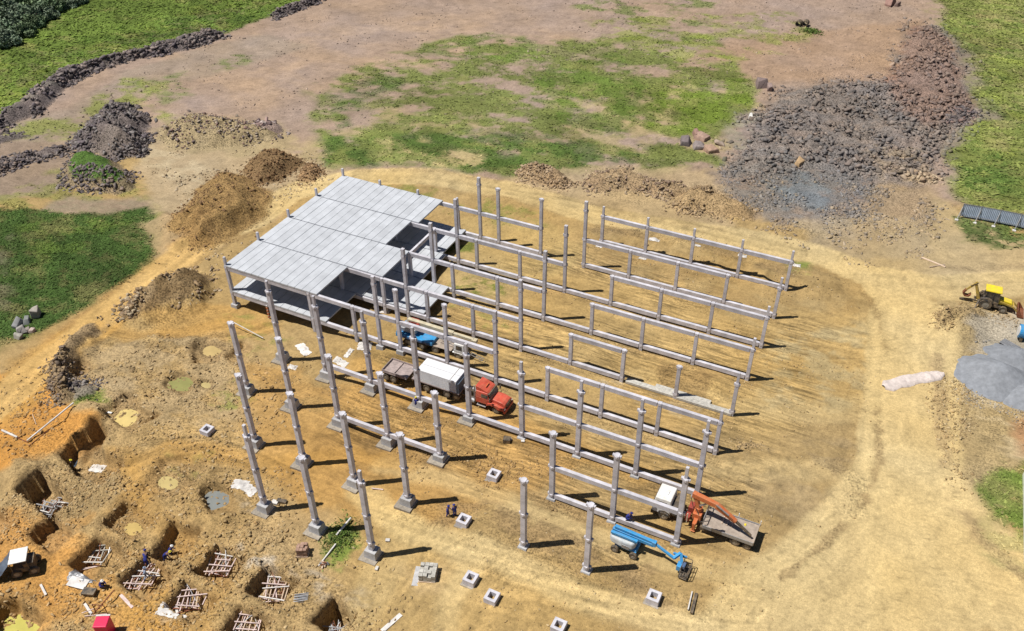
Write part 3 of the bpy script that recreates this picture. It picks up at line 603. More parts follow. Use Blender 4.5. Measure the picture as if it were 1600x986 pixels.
# ------------------------------------------------------------------ precast frame: columns
ORD = ['', 'first', 'second', 'third', 'fourth', 'fifth', 'sixth', 'seventh', 'eighth', 'ninth', 'tenth', 'eleventh', 'twelfth']
ROWTXT = {r: ORD[k+1]+' row from camera' for k, r in enumerate(ROWS)}
ROWTXT['A'] = 'row nearest camera'; ROWTXT['J'] = 'row farthest from camera'
TEN = 10.45
COLS = {'A': {0: TEN, 1: L2, 2: TEN}, 'B': {-1: L2, 0: L2, 1: L2, 2: L2, 4: L2, 5: L2},
 'C': {-2: L2, -1: L2, 0: L2, 1: L2, 2: L2, 4: L2, 5: L2, 6: TEN},
 'D': {-2: TEN, -1: TEN, 0: TEN, 1: TEN, 2: TEN, 3: TEN, 4: TEN, 5: TEN, 6: TEN},
 'E': {-4: 5.8, -3: L1, -2: L1, -1: L1, -.45: 10.0, 0: L2, 1: L2, 2: 10.3, 3: L1, 4: L1, 5: L1, 6: 5.9},
 'F': {-4: 5.8, -3: L1, -2: L1, -1: L1, -.45: 10.0, 0: L1, 1: L1, 2: 10.3, 3: L1, 4: L1, 5: L1, 6: 5.9},
 'G': {-4: 5.8, -3: L1, -2: L1, -1: L1, -.45: 10.0, 0: L1, 1: L1, 2: 10.3, 3: L1, 4: L1, 5: L1, 6: 5.9},
 'H': {-4: 5.8, -3: L1, -2: L1, -1: L1, -.45: 10.0, 0: L1, 1: L1, 2: 10.3, 3: L1, 4: L1, 5: L1, 6: 5.9},
 'I': {-4: 5.8, -3: 5.4, -2: 5.4, -1: 5.7, -.45: 10.0, 0: L2, 1: L2, 2: 10.3, 3: L1, 4: L1, 5: L1, 6: 5.9},
 'J': {2: 5.8, 3: 5.7, 4: 5.7, 5: 5.8, 6: 5.9}}
_cm = {}
def colmesh(wd, top, foot):
    key = (wd, top, foot)
    if key not in _cm:
        main = L2+.12 if top > L2 else (L1+.2 if top > L1 else top)
        if top in (L2, L1): main = top+.12
        b = MB(); b.box(-wd/2, wd/2, -wd/2, wd/2, -foot, main)
        if top > main+.2:
            t = .15 if wd > .45 else (.15 if top < 7 else wd/2)
            b.box(-t, t, -t, t, main, top)
        _cm[key] = b.mesh('column_shaft'); _cm[key].materials.append(MT['conc'])
    return _cm[key]
def corbelmesh(wd, kind):
    key = ('c', wd, kind)
    if key not in _cm:
        b = MB(); e = wd/2; ax, ay, h_ = (.15, .03, .34) if kind == 'x' else (.21, .09, .26); q = e*.55
        pts = [(-e-ax, -q), (-e-.01, -q), (-e-.01, -e-.01), (-q, -e-.01), (-q, -e-ay), (q, -e-ay), (q, -e-.01), (e+.01, -e-.01), (e+.01, -q), (e+ax, -q), (e+ax, q), (e+.01, q), (e+.01, e+.01), (q, e+.01), (q, e+ay), (-q, e+ay), (-q, e+.01), (-e-.01, e+.01), (-e-.01, q), (-e-ax, q)]
        n_ = len(pts); b.v = [(a, c, -h_+.14) for a, c in pts]+[(a, c, .14) for a, c in pts]; b.f = [tuple(range(n_-1, -1, -1)), tuple(range(n_, 2*n_))]+[(k, (k+1) % n_, n_+(k+1) % n_, n_+k) for k in range(n_)]
        _cm[key] = b.mesh('corbel'); _cm[key].materials.append(MT['conc'])
    return _cm[key]
def footmesh(kind, h):
    key = ('f', kind, round(h, 1))
    if key not in _cm:
        b = MB()
        b.box(-.72, .72, -.62, .62, -h, 0, tx=.86, ty=.86); b2 = MB(); b2.box(-1.02, .95, -1.0, .9, -.32, 0)
        m = b.mesh('pedestal'); m.materials.append(MT['concD']); m2 = b2.mesh('footing_pad'); m2.materials.append(MT['pad']); _cm[key] = (m, m2)
    return _cm[key]
def feetstyle(r, i, wx, wy):
    z = gz(wx, wy); return z
for r in ROWS:
    js = ROWS.index(r); keys = sorted(COLS[r])
    for n, i in enumerate(keys):
        top = COLS[r][i]; x, y = gx(i), gy(js); near = r in 'ABCD'
        wd = .50 if near else .42
        zt = feetstyle(r, i, x, y); big = near and i < 3
        desc = 'tall' if top > 7 else 'short'
        end = ' with top spike' if (top in (TEN, 5.8, 5.9)) else ''
        lab = f'{desc} concrete column{end}, {ORD[n+1]} from left in {ROWTXT[r]}'
        t = thing('concrete_column', lab, 'column', (x, y, 0), 0, f'concrete columns of the frame, {ROWTXT[r]}')
        t.rotation_euler = (random.gauss(0, .004), random.gauss(0, .004), random.gauss(0, .02)); inst('shaft', colmesh(wd, top, round(max(.9, -zt+.4), 1)), t)
        lv = [L0, L1, L2] if top >= L2 else ([L0, L1] if top >= L1 else [L0])
        for z in lv:
            inst('corbel', corbelmesh(wd, 'o' if near else 'x'), t, (0, 0, z-.05))
        if big:
            hp = min(1.15, max(.6, -zt-.35)); m1, m2 = footmesh('p', hp+.4)
            inst('pedestal', m1, t, (0, 0, zt+hp+.05)); inst('footing_pad', m2, t, (-.12, -.1, zt+.2), (0, 0, .02))
        elif r == 'E' and i in (-4, -.45, 0):
            m1, m2 = footmesh('p', 1.0); inst('pedestal', m1, t, (0, 0, zt+.55), scale=(.8, .8, 1))
        elif r in 'BCD':
            m1, m2 = footmesh('p', .5); inst('pedestal', m1, t, (0, 0, zt+.18), scale=(.75, .8, .6))
# ------------------------------------------------------------------ beams
def beam(r0, a, b, lev, hh=.60, n=0, w=.38):
    y = gy(ROWS.index(r0)); x0, x1 = gx(a)+.31, gx(b)-.31
    m = MB(); m.box(x0-gx(a), x1-gx(a), -w/2, w/2, lev-hh+.12, lev+.12)
    o = m.build('concrete_beam', MT['conc'], None, .02, loc=(gx(a), y, 0))
    ln = 'ground level' if lev == L0 else 'upper'
    return tag(o, f'{ln} concrete beam, {ORD[n]} from left in {ROWTXT[r0]}', 'beam', f'{ln} beams in the {ROWTXT[r0]}')
RUNS = [('C', 0, 2, L0), ('C', 4, 6, L0), ('C', 4, 6, L1), ('D', -1, 6, L0), ('D', 3, 6, L1), ('E', -4, 6, L0), ('E', -4, 2, L1), ('E', 3, 6, L1),
        ('F', -4, 4, L0), ('F', -4, 2, L1), ('F', 3, 4, L1), ('G', -4, 6, L0), ('G', -4, 2, L1), ('G', 3, 6, L1), ('H', -4, 6, L0), ('H', -4, 2, L1), ('H', 3, 6, L1),
        ('I', -4, 1, L0), ('I', 2, 6, L0), ('I', -4, 1, L1), ('I', 2, 5, L1), ('J', 2, 6, L0), ('J', 2, 6, L1)]
cnt = {}
for r, a, b, lev in RUNS:
    ks = [k for k in sorted(COLS[r]) if a <= k <= b and not (k == -.45 and False)]
    for p, q in zip(ks[:-1], ks[1:]):
        if p <= -2 and False: continue
        cnt[(r, lev)] = cnt.get((r, lev), 0)+1; beam(r, p, q, lev, n=cnt[(r, lev)])
# cross beams of the built block
def xbeam(i, r0, r1, lev, txt):
    y0, y1 = gy(ROWS.index(r0))+.26, gy(ROWS.index(r1))-.26
    m = MB(); m.box(-.17, .17, 0, y1-y0, lev-.45, lev+.1); o = m.build('cross_beam', MT['conc'], None, .02, loc=(gx(i), y0, 0))
    tag(o, txt, 'beam')
xbeam(-.985, 'G', 'H', L1, 'upper cross beam running back from the notch in the white roof deck')
# decks of planks, laid on the beams
def deck(name, lab, r0, r1, i0, i1, lev, back=None):
    y0, y1 = gy(ROWS.index(r0)), gy(ROWS.index(r1)); n = max(1, round((i1-i0)*PU/1.2)); wd = (gx(i1)-gx(i0))/n
    t = thing(name, lab, 'deck', (gx(i0), y0, lev+.125), 0, 'plank decks of the built block')
    for k in range(n):
        m = MB(); dz = random.uniform(-.012, .012); m.box(k*wd+.025, (k+1)*wd-.025, -.22 if r0 == 'E' else .02, y1-y0-(.15 if r1 != 'I' else -.15), dz, .235+dz)
        m.build('floor_plank', MT['concL'], t, .012)
deck('roof_deck', 'white plank roof deck in the bay nearest the camera', 'E', 'F', -4.03, -1.78, L1)
deck('roof_deck', 'white plank roof deck in the second bay, reaching farthest right', 'F', 'G', -4.03, -.98, L1)
deck('roof_deck', 'white plank roof deck in the third bay, left of the dark opening', 'G', 'H', -4.03, -1.55, L1)
deck('roof_deck', 'white plank roof deck in the rear bay beside the dirt track', 'H', 'I', -4.03, -1.38, L1)
deck('lower_deck', 'lower plank deck under the front roof bay, its sunlit edge showing', 'E', 'F', -4.03, -1.67, L0)
deck('lower_deck', 'lower plank deck in the second bay with sunlit planks at its right end', 'F', 'G', -1.5, -.10, L0)
deck('lower_deck', 'lower plank deck under the second roof bay, wholly in shade', 'F', 'G', -4.03, -1.52, L0)
deck('lower_deck', 'lower plank deck in the third bay, sunlit at its right end', 'G', 'H', -4.03, -.73, L0)
deck('lower_deck', 'lower plank deck in the rear bay, one sunlit plank on its right', 'H', 'I', -4.03, -.83, L0)
# stored beams lying on the ground in row F
for k, (a, b, dy) in enumerate([(4.08, 5.0, .25), (5.03, 6.0, .1), (4.6, 5.6, .75)]):
    m = MB(); m.box(0, (b-a)*PU, -.42, .30, 0, .35)
    o = m.build('stored_beam', MT['block'], None, .02, loc=(gx(a), gy(5)+dy, gz(gx(a)+2, gy(5))+.05))
    tag(o, ['loose concrete beam lying on the ground right of the small upper frame', 'loose concrete beam lying between the low knobbed column and the row end', 'loose concrete beam lying behind two others on the ground'][k], 'beam')

# ------------------------------------------------------------------ hollow socket footings
def socket(px, py, lab, rz=.0, s=1.0):
    x, y, z = hit(px, py); t = thing('socket_footing', lab, 'footing', (x, y, z-.15), rz, 'hollow square socket footings')
    m = MB(); o, i = .62*s, .33*s; h_ = .85
    m.v = [(a*r_, b*r_, z_) for r_ in (o, i) for z_ in (0, h_) for a, b in ((-1, -1), (1, -1), (1, 1), (-1, 1))]
    m.f = [(k, (k+1) % 4, 4+(k+1) % 4, 4+k) for k in range(4)]+[(4+k, 4+(k+1) % 4, 12+(k+1) % 4, 12+k) for k in range(4)]+[(12+k, 12+(k+1) % 4, 8+(k+1) % 4, 8+k) for k in range(4)]+[(8+k, 8+(k+1) % 4, (k+1) % 4, k) for k in range(4)]
    m.build('socket_wall', MT['conc'], t, .02); b = MB(); b.box(-i, i, -i, i, 0, .1); b.build('socket_floor', MT['dark'], t)
    p = MB(); p.box(-o*1.3, o*1.15, -o*1.3, o*1.1, -.3, .12); p.build('footing_pad', MT['pad'], t)
socket(769, 937, 'hollow square footing, right one of the close pair near the bottom edge')
socket(736, 908, 'hollow square footing, left one of the close pair near the bottom edge')
socket(873, 982, 'hollow square footing cut by the bottom edge of the view')
socket(1021, 937, 'hollow square footing below the blue boom lift')
socket(725, 817, 'hollow square footing beside the two standing workers in blue')
socket(772, 746, 'hollow square footing alone in the middle of the front lane')
socket(325, 676, 'hollow square footing left of the leftmost tall columns')

# ------------------------------------------------------------------ loose rock
_ico = None
def rocks_mesh(name, pts, sizes, cols, flat=.6, zs=None, tilt=.5):
    """many angular broken stones as one mesh; each an uneven box with its own lean"""
    n = len(pts); base = np.array([(-1,-1,-1),(1,-1,-1),(1,1,-1),(-1,1,-1),(-.7,-.75,1),(.75,-.65,1),(.7,.7,1),(-.8,.6,1)], float)
    fc = np.array([(0,3,2,1),(4,5,6,7),(0,1,5,4),(1,2,6,5),(2,3,7,6),(3,0,4,7)])
    B = np.tile(base, (n, 1, 1)); B += rng.uniform(-.38, .38, B.shape)
    sc = np.stack([rng.uniform(.7, 1.6, n), rng.uniform(.45, 1.0, n), rng.uniform(.2, .75, n)*flat*1.4], 1)*sizes[:, None]*.5
    B *= sc[:, None, :]
    a = rng.uniform(0, 6.28, n); t1 = rng.normal(0, tilt, n); ca, sa = np.cos(a), np.sin(a); ct, st = np.cos(t1), np.sin(t1)
    x, y, z = B[..., 0], B[..., 1], B[..., 2]
    x, z = x*ct[:, None]+z*st[:, None], -x*st[:, None]+z*ct[:, None]
    x, y = x*ca[:, None]-y*sa[:, None], x*sa[:, None]+y*ca[:, None]
    V = np.stack([x+pts[:, 0:1], y+pts[:, 1:2], z+pts[:, 2:3]], -1).reshape(-1, 3)
    Fs = (fc[None]+(np.arange(n)*8)[:, None, None]).reshape(-1, 4)
    return npmesh(name, V, Fs, M_ROCK, np.repeat(cols, 8, 0))
def sample_poly(P, n, edge=1.0, clump=0.0):
    out = np.zeros((0, 2)); lo, hi = P.min(0)-edge, P.max(0)+edge; it = 0
    while len(out) < n and it < 60:
        q = rng.uniform(lo, hi, (n*3, 2)); d = sdf(P, q[:, 0], q[:, 1]); pr = sstep(d/(edge*2)+.5)
        if clump: pr = pr*sstep((fbm(q[:, 0]*.25, q[:, 1]*.25, 4, 333)+clump)/.5)
        out = np.vstack([out, q[rng.uniform(0, 1, len(q)) < pr]]); it += 1
    return out[:n]
def palette(n, cs, jit=.18):
    c = np.array(cs)[rng.integers(0, len(cs), n)]; return np.clip(c*(1+rng.normal(0, jit, (n, 1))), .01, .8)
def psize(n, a, b, p=2.5): return a+(b-a)*rng.power(1/p, n)
# ------------------------------------------------------------------ heaps: each a mound with its broken stone
def heap(name, lab, cat, px, h, edge, lump, cols, rocks=0, rs=(.2, .8), rc=None, z0=-1.0, tint=.9, grass=None, fine=.3, peak=1.0, seed=1, blend=0):
    P = pxw(px, z0); lo, hi = P.min(0)-2.0, P.max(0)+2.0
    xs, ys = np.arange(lo[0], hi[0], fine), np.arange(lo[1], hi[1], fine); A, B = np.meshgrid(xs, ys); a, b = A.ravel(), B.ravel()
    def prof(a, b):
        q = sdf(P, a, b)+fbm(a*.35, b*.35, 4, seed)*edge*.25
        f = np.clip(q/edge, -1, 1); f = np.where(f > 0, sstep(f)**peak, f*.5)
        return np.where(f > 0, f*h*(1+.25*fbm(a*.22, b*.22, 3, seed+5))+f*lump*fbm(a*.8, b*.8, 5, seed+9, .62), f*1.2)
    hp = prof(a, b); z = ground_z(a, b)+hp-.04
    c, g = paint(a, b); cc = palette_field(a, b, cols, seed)
    t = (sstep(hp/.35+.2)*tint)[:, None]; c = c*(1-t)+cc*t
    if grass is not None:
        gm_ = (sstep((hp/h-grass[0])/.25+fbm(a*.5, b*.5, 4, seed+20)*1.2))[:, None]*grass[1]; c = c*(1-gm_)+np.array(LUSH)*1.2*gm_
    nx_, ny_ = len(xs), len(ys); keep = hp.reshape(ny_, nx_) > -.45
    I = np.arange(nx_*ny_).reshape(ny_, nx_); k = keep[:-1, :-1] | keep[1:, 1:] | keep[:-1, 1:] | keep[1:, :-1]
    F = np.stack([I[:-1, :-1], I[:-1, 1:], I[1:, 1:], I[1:, :-1]], -1)[k]
    used, inv = np.unique(F, return_inverse=True); F = inv.reshape(F.shape); V = np.stack([a, b, z], 1)[used]; c = c[used]
    org = np.array([P[:, 0].mean(), P[:, 1].mean(), 0.0]); org[2] = gz(org[0], org[1]); V = V-org
    t = thing(name, lab, cat, tuple(org))
    o = bpy.data.objects.new('mound', npmesh('mound', V, F, M_EARTH, c, True, np.tile([[0, 1.3, 0]], (len(V), 1)))); link(o, t)
    if rocks:
        q = sample_poly(P, rocks, 4.5 if rocks > 9000 else 1.4, .34); s = psize(len(q), *rs, 4.0)
        zz = ground_z(q[:, 0], q[:, 1])+np.maximum(prof(q[:, 0], q[:, 1]), -.03)+s*.08
        pts = np.column_stack([q, zz])-org
        rcol = palette(len(q), rc or cols, .16)
        if blend: rcol = rcol*(1-blend)+paint(q[:, 0], q[:, 1])[0]*blend*rng.uniform(.7, 1.35, (len(q), 1))
        o2 = bpy.data.objects.new('broken_stone', rocks_mesh('broken_stone', pts, s, rcol)); link(o2, t); o2['kind'] = 'stuff'
    return t
def palette_field(a, b, cols, seed):
    n = fbm(a*.3, b*.3, 4, seed+60)*.5+.5; n = np.clip(n*1.6-.3, 0, .999)*(len(cols)-1); k = n.astype(int); f = (n-k)[:, None]; c = np.array(cols)
    r = c[k]*(1-f)+c[np.minimum(k+1, len(cols)-1)]*f; return r*(1+.2*fbm(a*1.2, b*1.2, 4, seed+70))[:, None]
DK = [(.105,.09,.09), (.145,.12,.115), (.19,.16,.145), (.12,.10,.105)]
HB = [(.24,.155,.075), (.17,.105,.045), (.30,.20,.10)]
heap('rubble_heap', 'dark purple-grey heap of broken stone at upper left', 'heap', [(102,228),(130,196),(165,170),(205,165),(238,185),(240,212),(225,240),(180,248),(130,240)], 3.6, 5.5, .8, DK[:3], 2600, (.22,.95), DK+[(.2,.18,.17)], seed=3)
heap('grassy_mound', 'small mound with bright green weeds on top, pale rock at its foot', 'heap', [(90,270),(100,248),(130,230),(170,240),(212,268),(215,290),(180,302),(130,300),(95,290)], 2.4, 4.0, .6, [(.20,.16,.10), (.26,.19,.12)], 700, (.2,.8), DK+[(.25,.19,.15)], grass=(.45, .95), seed=4)
heap('soil_heap', 'tall brown conical soil heap beside the loop track', 'heap', [(255,355),(285,305),(340,262),(390,268),(425,290),(435,330),(405,355),(360,380),(290,390)], 2.9, 7.0, .5, [(.19,.115,.042), (.26,.16,.06), (.22,.13,.05)], 500, (.15,.5), [(.20,.12,.06)], seed=5, peak=1.1)
heap('soil_heap', 'dark brown soil heap behind the conical one', 'heap', [(375,262),(400,240),(450,232),(478,250),(470,268),(430,284),(395,292)], 2.6, 4.0, .5, [(.15,.09,.04), (.20,.125,.06)], 400, (.2,.6), [(.17,.10,.05)], seed=6)
heap('soil_heap', 'low clump of reddish soil right of the dark brown heap', 'heap', [(462,275),(475,256),(500,255),(510,268),(490,283),(468,284)], 1.2, 2.0, .5, [(.26,.16,.08)], 200, (.2,.5), [(.24,.15,.08)], seed=7)
heap('rubble_heap', 'flat tan heap with stones between the dark heap and the track', 'heap', [(235,215),(260,190),(300,172),(360,180),(400,190),(440,195),(445,215),(380,228),(300,232)], 1.6, 4.0, .7, [(.26,.20,.11), (.30,.235,.14)], 700, (.2,.7), [(.20,.13,.11), (.32,.26,.2), (.14,.11,.10)], seed=8)
heap('rubble_heap', 'small pile of pinkish broken rock near the centre field corner', 'heap', [(385,200),(400,185),(440,192),(450,205),(430,212),(400,212)], 1.0, 2.2, .5, [(.22,.16,.14)], 260, (.25,.9), [(.26,.18,.16), (.14,.10,.10), (.40,.33,.30)], seed=9)
heap('rubble_bank', 'long dark bank of broken stone along the upper left meadow', 'heap', [(-40,215),(0,180),(50,145),(90,118),(150,98),(220,78),(290,58),(350,48),(355,58),(290,78),(220,92),(160,108),(115,130),(90,155),(60,180),(20,195),(-20,220)], 1.5, 2.6, .7, DK[:2]+[(.19,.15,.13)], 4200, (.3,1.1), DK+[(.24,.19,.17)], seed=10, fine=.45)
heap('rubble_bank', 'short dark stone bank at the top edge of the meadow', 'heap', [(420,22),(450,10),(500,-4),(500,4),(460,20),(430,30)], 1.2, 2.0, .6, DK[:2], 500, (.3,1.1), DK, seed=11, fine=.45)
heap('rubble_bank', 'dark stone bank below the left grassy strip', 'heap', [(-40,300),(0,270),(50,250),(90,240),(110,235),(110,222),(60,232),(20,240),(-40,262)], 1.1, 2.4, .6, DK[:3], 900, (.25,.8), DK+[(.2,.15,.12)], seed=12)
heap('rubble_bank', 'low dark stone ridge along the left edge above the strip', 'heap', [(-40,225),(0,212),(50,208),(52,214),(10,222),(-40,238)], .7, 1.5, .4, DK[:2], 320, (.25,.7), DK, seed=13)
heap('soil_heap', 'rough brown soil heap between the loop track and the roof', 'heap', [(180,498),(195,462),(240,438),(300,416),(332,422),(338,445),(300,470),(250,488),(205,500)], 1.7, 4.5, .9, [(.24,.165,.085), (.19,.125,.06), (.30,.22,.13)], 1000, (.15,.7), [(.26,.18,.10), (.2,.14,.09), (.34,.27,.18)], seed=14, z0=-1.5)
heap('soil_heap', 'long brown spoil ridge by the left bend of the track', 'heap', [(70,610),(72,575),(100,530),(120,505),(150,498),(158,515),(130,550),(112,590),(140,620),(90,632)], 1.2, 2.6, .7, [(.21,.15,.085), (.27,.2,.12)], 900, (.15,.6), [(.24,.17,.10), (.16,.12,.09)], seed=15, z0=-1.7)
heap('rubble_heap', 'grey stony dump above the small green patch', 'heap', [(85,622),(100,600),(125,594),(155,600),(150,618),(115,628)], .7, 1.6, .4, [(.20,.17,.14)], 240, (.2,.6), [(.25,.22,.2), (.12,.1,.1)], seed=16, z0=-1.8)
heap('soil_heap', 'crumbly tan heap on the far side of the loop track at right', 'heap', [(1042,325),(1060,300),(1100,295),(1140,310),(1185,335),(1180,352),(1110,345),(1060,338)], 1.9, 3.5, .8, [(.33,.23,.12), (.28,.19,.10)], 900, (.18,.6), [(.36,.26,.15), (.28,.2,.12)], seed=17)
heap('soil_heap', 'crumbly tan heap behind the track above the tallest columns', 'heap', [(800,272),(815,258),(860,260),(885,272),(905,290),(880,300),(820,290)], 1.6, 3.0, .7, [(.30,.21,.12), (.27,.18,.10)], 700, (.18,.6), [(.34,.25,.16), (.26,.18,.11)], seed=18)
heap('soil_heap', 'long tan spoil heap along the outer side of the loop track', 'heap', [(905,290),(925,268),(980,262),(1015,280),(1070,290),(1090,305),(1040,318),(980,300),(925,305)], 1.4, 3.0, .7, [(.32,.23,.13), (.25,.17,.10)], 800, (.18,.6), [(.33,.25,.16), (.24,.17,.12)], seed=19)
heap('soil_heap', 'freshly dug ridge of soil beside the yellow digger', 'heap', [(1452,500),(1470,485),(1500,482),(1530,488),(1548,500),(1520,508),(1490,510),(1465,525)], 1.3, 2.2, .6, [(.27,.19,.09), (.33,.24,.12)], 250, (.12,.4), [(.3,.21,.11)], seed=20)
heap('rubble_heap', 'small stony heap in the red rubble near the right meadow', 'heap', [(1462,185),(1480,165),(1510,170),(1530,178),(1510,195),(1475,198)], 1.0, 2.2, .5, DK[:2], 420, (.3,1.0), DK+[(.22,.15,.13)], seed=21)
heap('rubble_heap', 'heap of pale brown stone at the right end of the rubble', 'heap', [(1392,276),(1405,262),(1440,270),(1472,282),(1462,292),(1420,290)], .8, 2.0, .4, [(.33,.25,.16)], 260, (.3,1.0), [(.40,.31,.21), (.33,.24,.16)], seed=22)
heap('rubble_field', 'wide spread of grey and reddish broken stone at upper right', 'rubble', [(1135,262),(1158,232),(1170,185),(1222,142),(1300,132),(1390,126),(1400,85),(1430,38),(1468,36),(1510,110),(1530,172),(1478,225),(1455,285),(1400,300),(1340,282),(1250,268),(1180,280)], 0.9, 5.0, 1.2, [(.19,.155,.135), (.15,.14,.135), (.22,.165,.135)], 13000, (.10,1.0), [(.17,.155,.15), (.14,.14,.145), (.21,.16,.135), (.24,.20,.17), (.11,.105,.105)], seed=23, fine=.45, tint=.35, blend=.55)
heap('soil_heap', 'small loose earth bump near the right ends of the beams', 'heap', [(1140,700),(1160,690),(1190,695),(1195,708),(1160,712)], .4, 1.5, .2, [(.27,.19,.10)], 90, (.1,.3), [(.3,.22,.12)], seed=24)
# grey sand piles at right edge
def dome(lab, c, r, h, squash, rz):
    x, y, z = hit(*c); n, m = 96, 30; V = [(0, 0, h)]; F4 = []
    for k in range(1, m+1):
        f = k/m
        for q in range(n):
            t = 2*math.pi*q/n; rr = r*f*(1+.05*math.sin(3*t+1)+.03*math.sin(7*t)); px_, py_ = rr*math.cos(t), rr*math.sin(t)*squash; nz_ = float(fbm(np.array([px_*.35+c[0]]), np.array([py_*.35]), 4, 400)[0]); ra = 1+.12*nz_*f; V.append((px_*ra, py_*ra, h*(1-sstep(f*.98))*(1+.15*nz_)-.25*(f > .99)-.05))
    F = [(0, 1+q, 1+(q+1) % n) for q in range(n)]+[(1+k*n+q, 1+(k+1)*n+q, 1+(k+1)*n+(q+1) % n, 1+k*n+(q+1) % n) for k in range(m-1) for q in range(n)]
    b = MB(); b.v = V; b.f = F; o = b.build('sand_pile', MT['pile'], None, 0, loc=(x, y, z), rot=(0, 0, rz), smooth=True); tag(o, lab, 'sand pile')
dome('large smooth grey sand pile, front one at the right edge', (1560, 592), 5.6, 2.1, .75, -.25)
dome('smaller grey sand pile behind the large one at the right edge', (1590, 560), 4.4, 1.5, .62, .1)
dome('grey sand pile cut by the right edge of the view', (1612, 622), 4.0, 1.8, .8, .2)
# loose stones over the open ground
def scatter(lab, px, n, rs, rc, z0=-1.0, clump=.2, edge=2):
    q = sample_poly(pxw(px, z0), n, edge, clump); s = psize(len(q), *rs, 3); z = ground_z(q[:, 0], q[:, 1])+s*.05
    c, g = paint(q[:, 0], q[:, 1]); rcol = palette(len(q), rc, .2); f = .45; c = c*f+rcol*(1-f)
    o = bpy.data.objects.new('loose_stones', rocks_mesh('loose_stones', np.column_stack([q, z]), s, c)); link(o); tag(o, lab, 'stones', None, 'stuff')
EC = [(.30,.20,.10), (.22,.15,.08), (.42,.33,.20), (.34,.24,.12)]
scatter('clods and stones scattered around the footing pits', [(0,560),(200,520),(420,560),(480,830),(640,900),(600,1010),(-20,1010)], 8500, (.08,.42), EC, -1.9, .25)
scatter('small clods scattered over the site inside the loop track', [(400,560),(600,480),(760,400),(950,330),(1250,420),(1380,520),(1340,760),(1200,960),(700,980),(560,860),(440,720)], 6500, (.06,.26), EC, -1, .1)
scatter('fine grey stones over the bluish gravel below the rubble', [(1125,270),(1200,250),(1420,285),(1400,340),(1300,358),(1200,345),(1140,315)], 3500, (.1,.6), [(.17,.17,.18), (.12,.12,.125), (.24,.22,.2)], -1, .3)
scatter('grey gravel spilled round the smooth sand piles', [(1490,560),(1540,530),(1620,520),(1640,660),(1580,650),(1510,625)], 1500, (.05,.3), [(.22,.23,.25), (.30,.29,.28)], -.8, .3, 2)
scatter('fresh crumbs of dug soil heaped around the pits', [(-20,760),(60,700),(160,640),(260,780),(420,840),(500,900),(600,960),(560,1010),(-20,1010)], 7000, (.06,.3), [(.36,.22,.09), (.26,.17,.08), (.42,.32,.18)], -1.9, .1)
scatter('stones strewn below the rubble beside the loop track', [(1130,330),(1180,280),(1440,300),(1490,330),(1440,400),(1340,420),(1220,372)], 2200, (.12,.6), [(.3,.24,.18), (.2,.18,.17), (.36,.27,.17)], -1, .2)
scatter('stones strewn over the pinkish gravel plain', [(60,170),(350,50),(500,10),(900,0),(1450,0),(1420,120),(1160,120),(500,200),(300,200),(220,230)], 2600, (.15,.5), [(.36,.28,.23), (.22,.17,.14)], -1, .1, 5)
scatter('stones and clods around the left soil heaps', [(210,230),(480,225),(520,280),(300,430),(220,400),(250,350),(300,310)], 1800, (.12,.5), [(.3,.22,.13), (.2,.14,.09), (.4,.34,.26)], -1, .2)
scatter('clods on the right verge by the sand piles', [(1460,480),(1600,480),(1600,740),(1500,760),(1460,640)], 1600, (.1,.4), EC, -1, .1)
scatter('dark crumbs of turned soil along the ground beams', [(620,640),(860,740),(880,800),(700,740),(600,700)], 1200, (.08,.3), [(.2,.12,.05), (.3,.2,.1)], -1, .05)
# single boulders that stand out
def boulder(px, py, s, col, lab, cat='boulder', grp=None, fl=1.25):
    x, y, z = hit(px, py); m = rocks_mesh('boulder', np.array([[0, 0, s*.12]]), np.array([s]), np.array([col]), fl, tilt=.2)
    o = bpy.data.objects.new('boulder', m); link(o); o.location = (x, y, z); tag(o, lab, cat, grp)
    bv = o.modifiers.new('bevel', 'BEVEL'); bv.width = s*.06; bv.segments = 2
G1 = 'boulders at the left bend of the track'
for a in [(57,494,1.9,(.34,.31,.27),'largest pale boulder, uppermost by the left bend of the track'), (30,508,1.5,(.24,.24,.24),'grey boulder at the left end of the group by the track bend'), (42,502,1.3,(.2,.21,.2),'mossy grey boulder just under the largest pale one'),
          (32,516,1.6,(.30,.28,.26),'rounded grey boulder in the middle of the track bend group'), (42,518,1.2,(.26,.22,.20),'brownish boulder right of the rounded one by the track bend'), (51,519,1.0,(.42,.33,.29),'pinkish boulder at the right end of the track bend group'), (28,528,1.2,(.32,.30,.26),'lowest boulder, below the others at the track bend')]:
    boulder(*a[:4], a[4], grp=G1)
for k, a in enumerate([(1070,226,2.4,(.17,.14,.14),'dark slab of rock at the left of the slab pile in the field'), (1088,212,2.2,(.26,.16,.13),'reddish block at the top of the slab pile in the field'), (1098,216,2.4,(.34,.23,.18),'pink slab standing at the back of the slab pile in the field'),
          (1092,230,2.6,(.24,.20,.19),'grey slab in the middle of the slab pile in the field'), (1110,236,2.5,(.33,.22,.16),'long rusty slab at the front of the slab pile in the field'), (1125,226,2.2,(.32,.25,.20),'tan slab at the right of the slab pile in the field')]):
    boulder(*a[:4], a[4], grp='rock slabs in the green field', fl=.8)
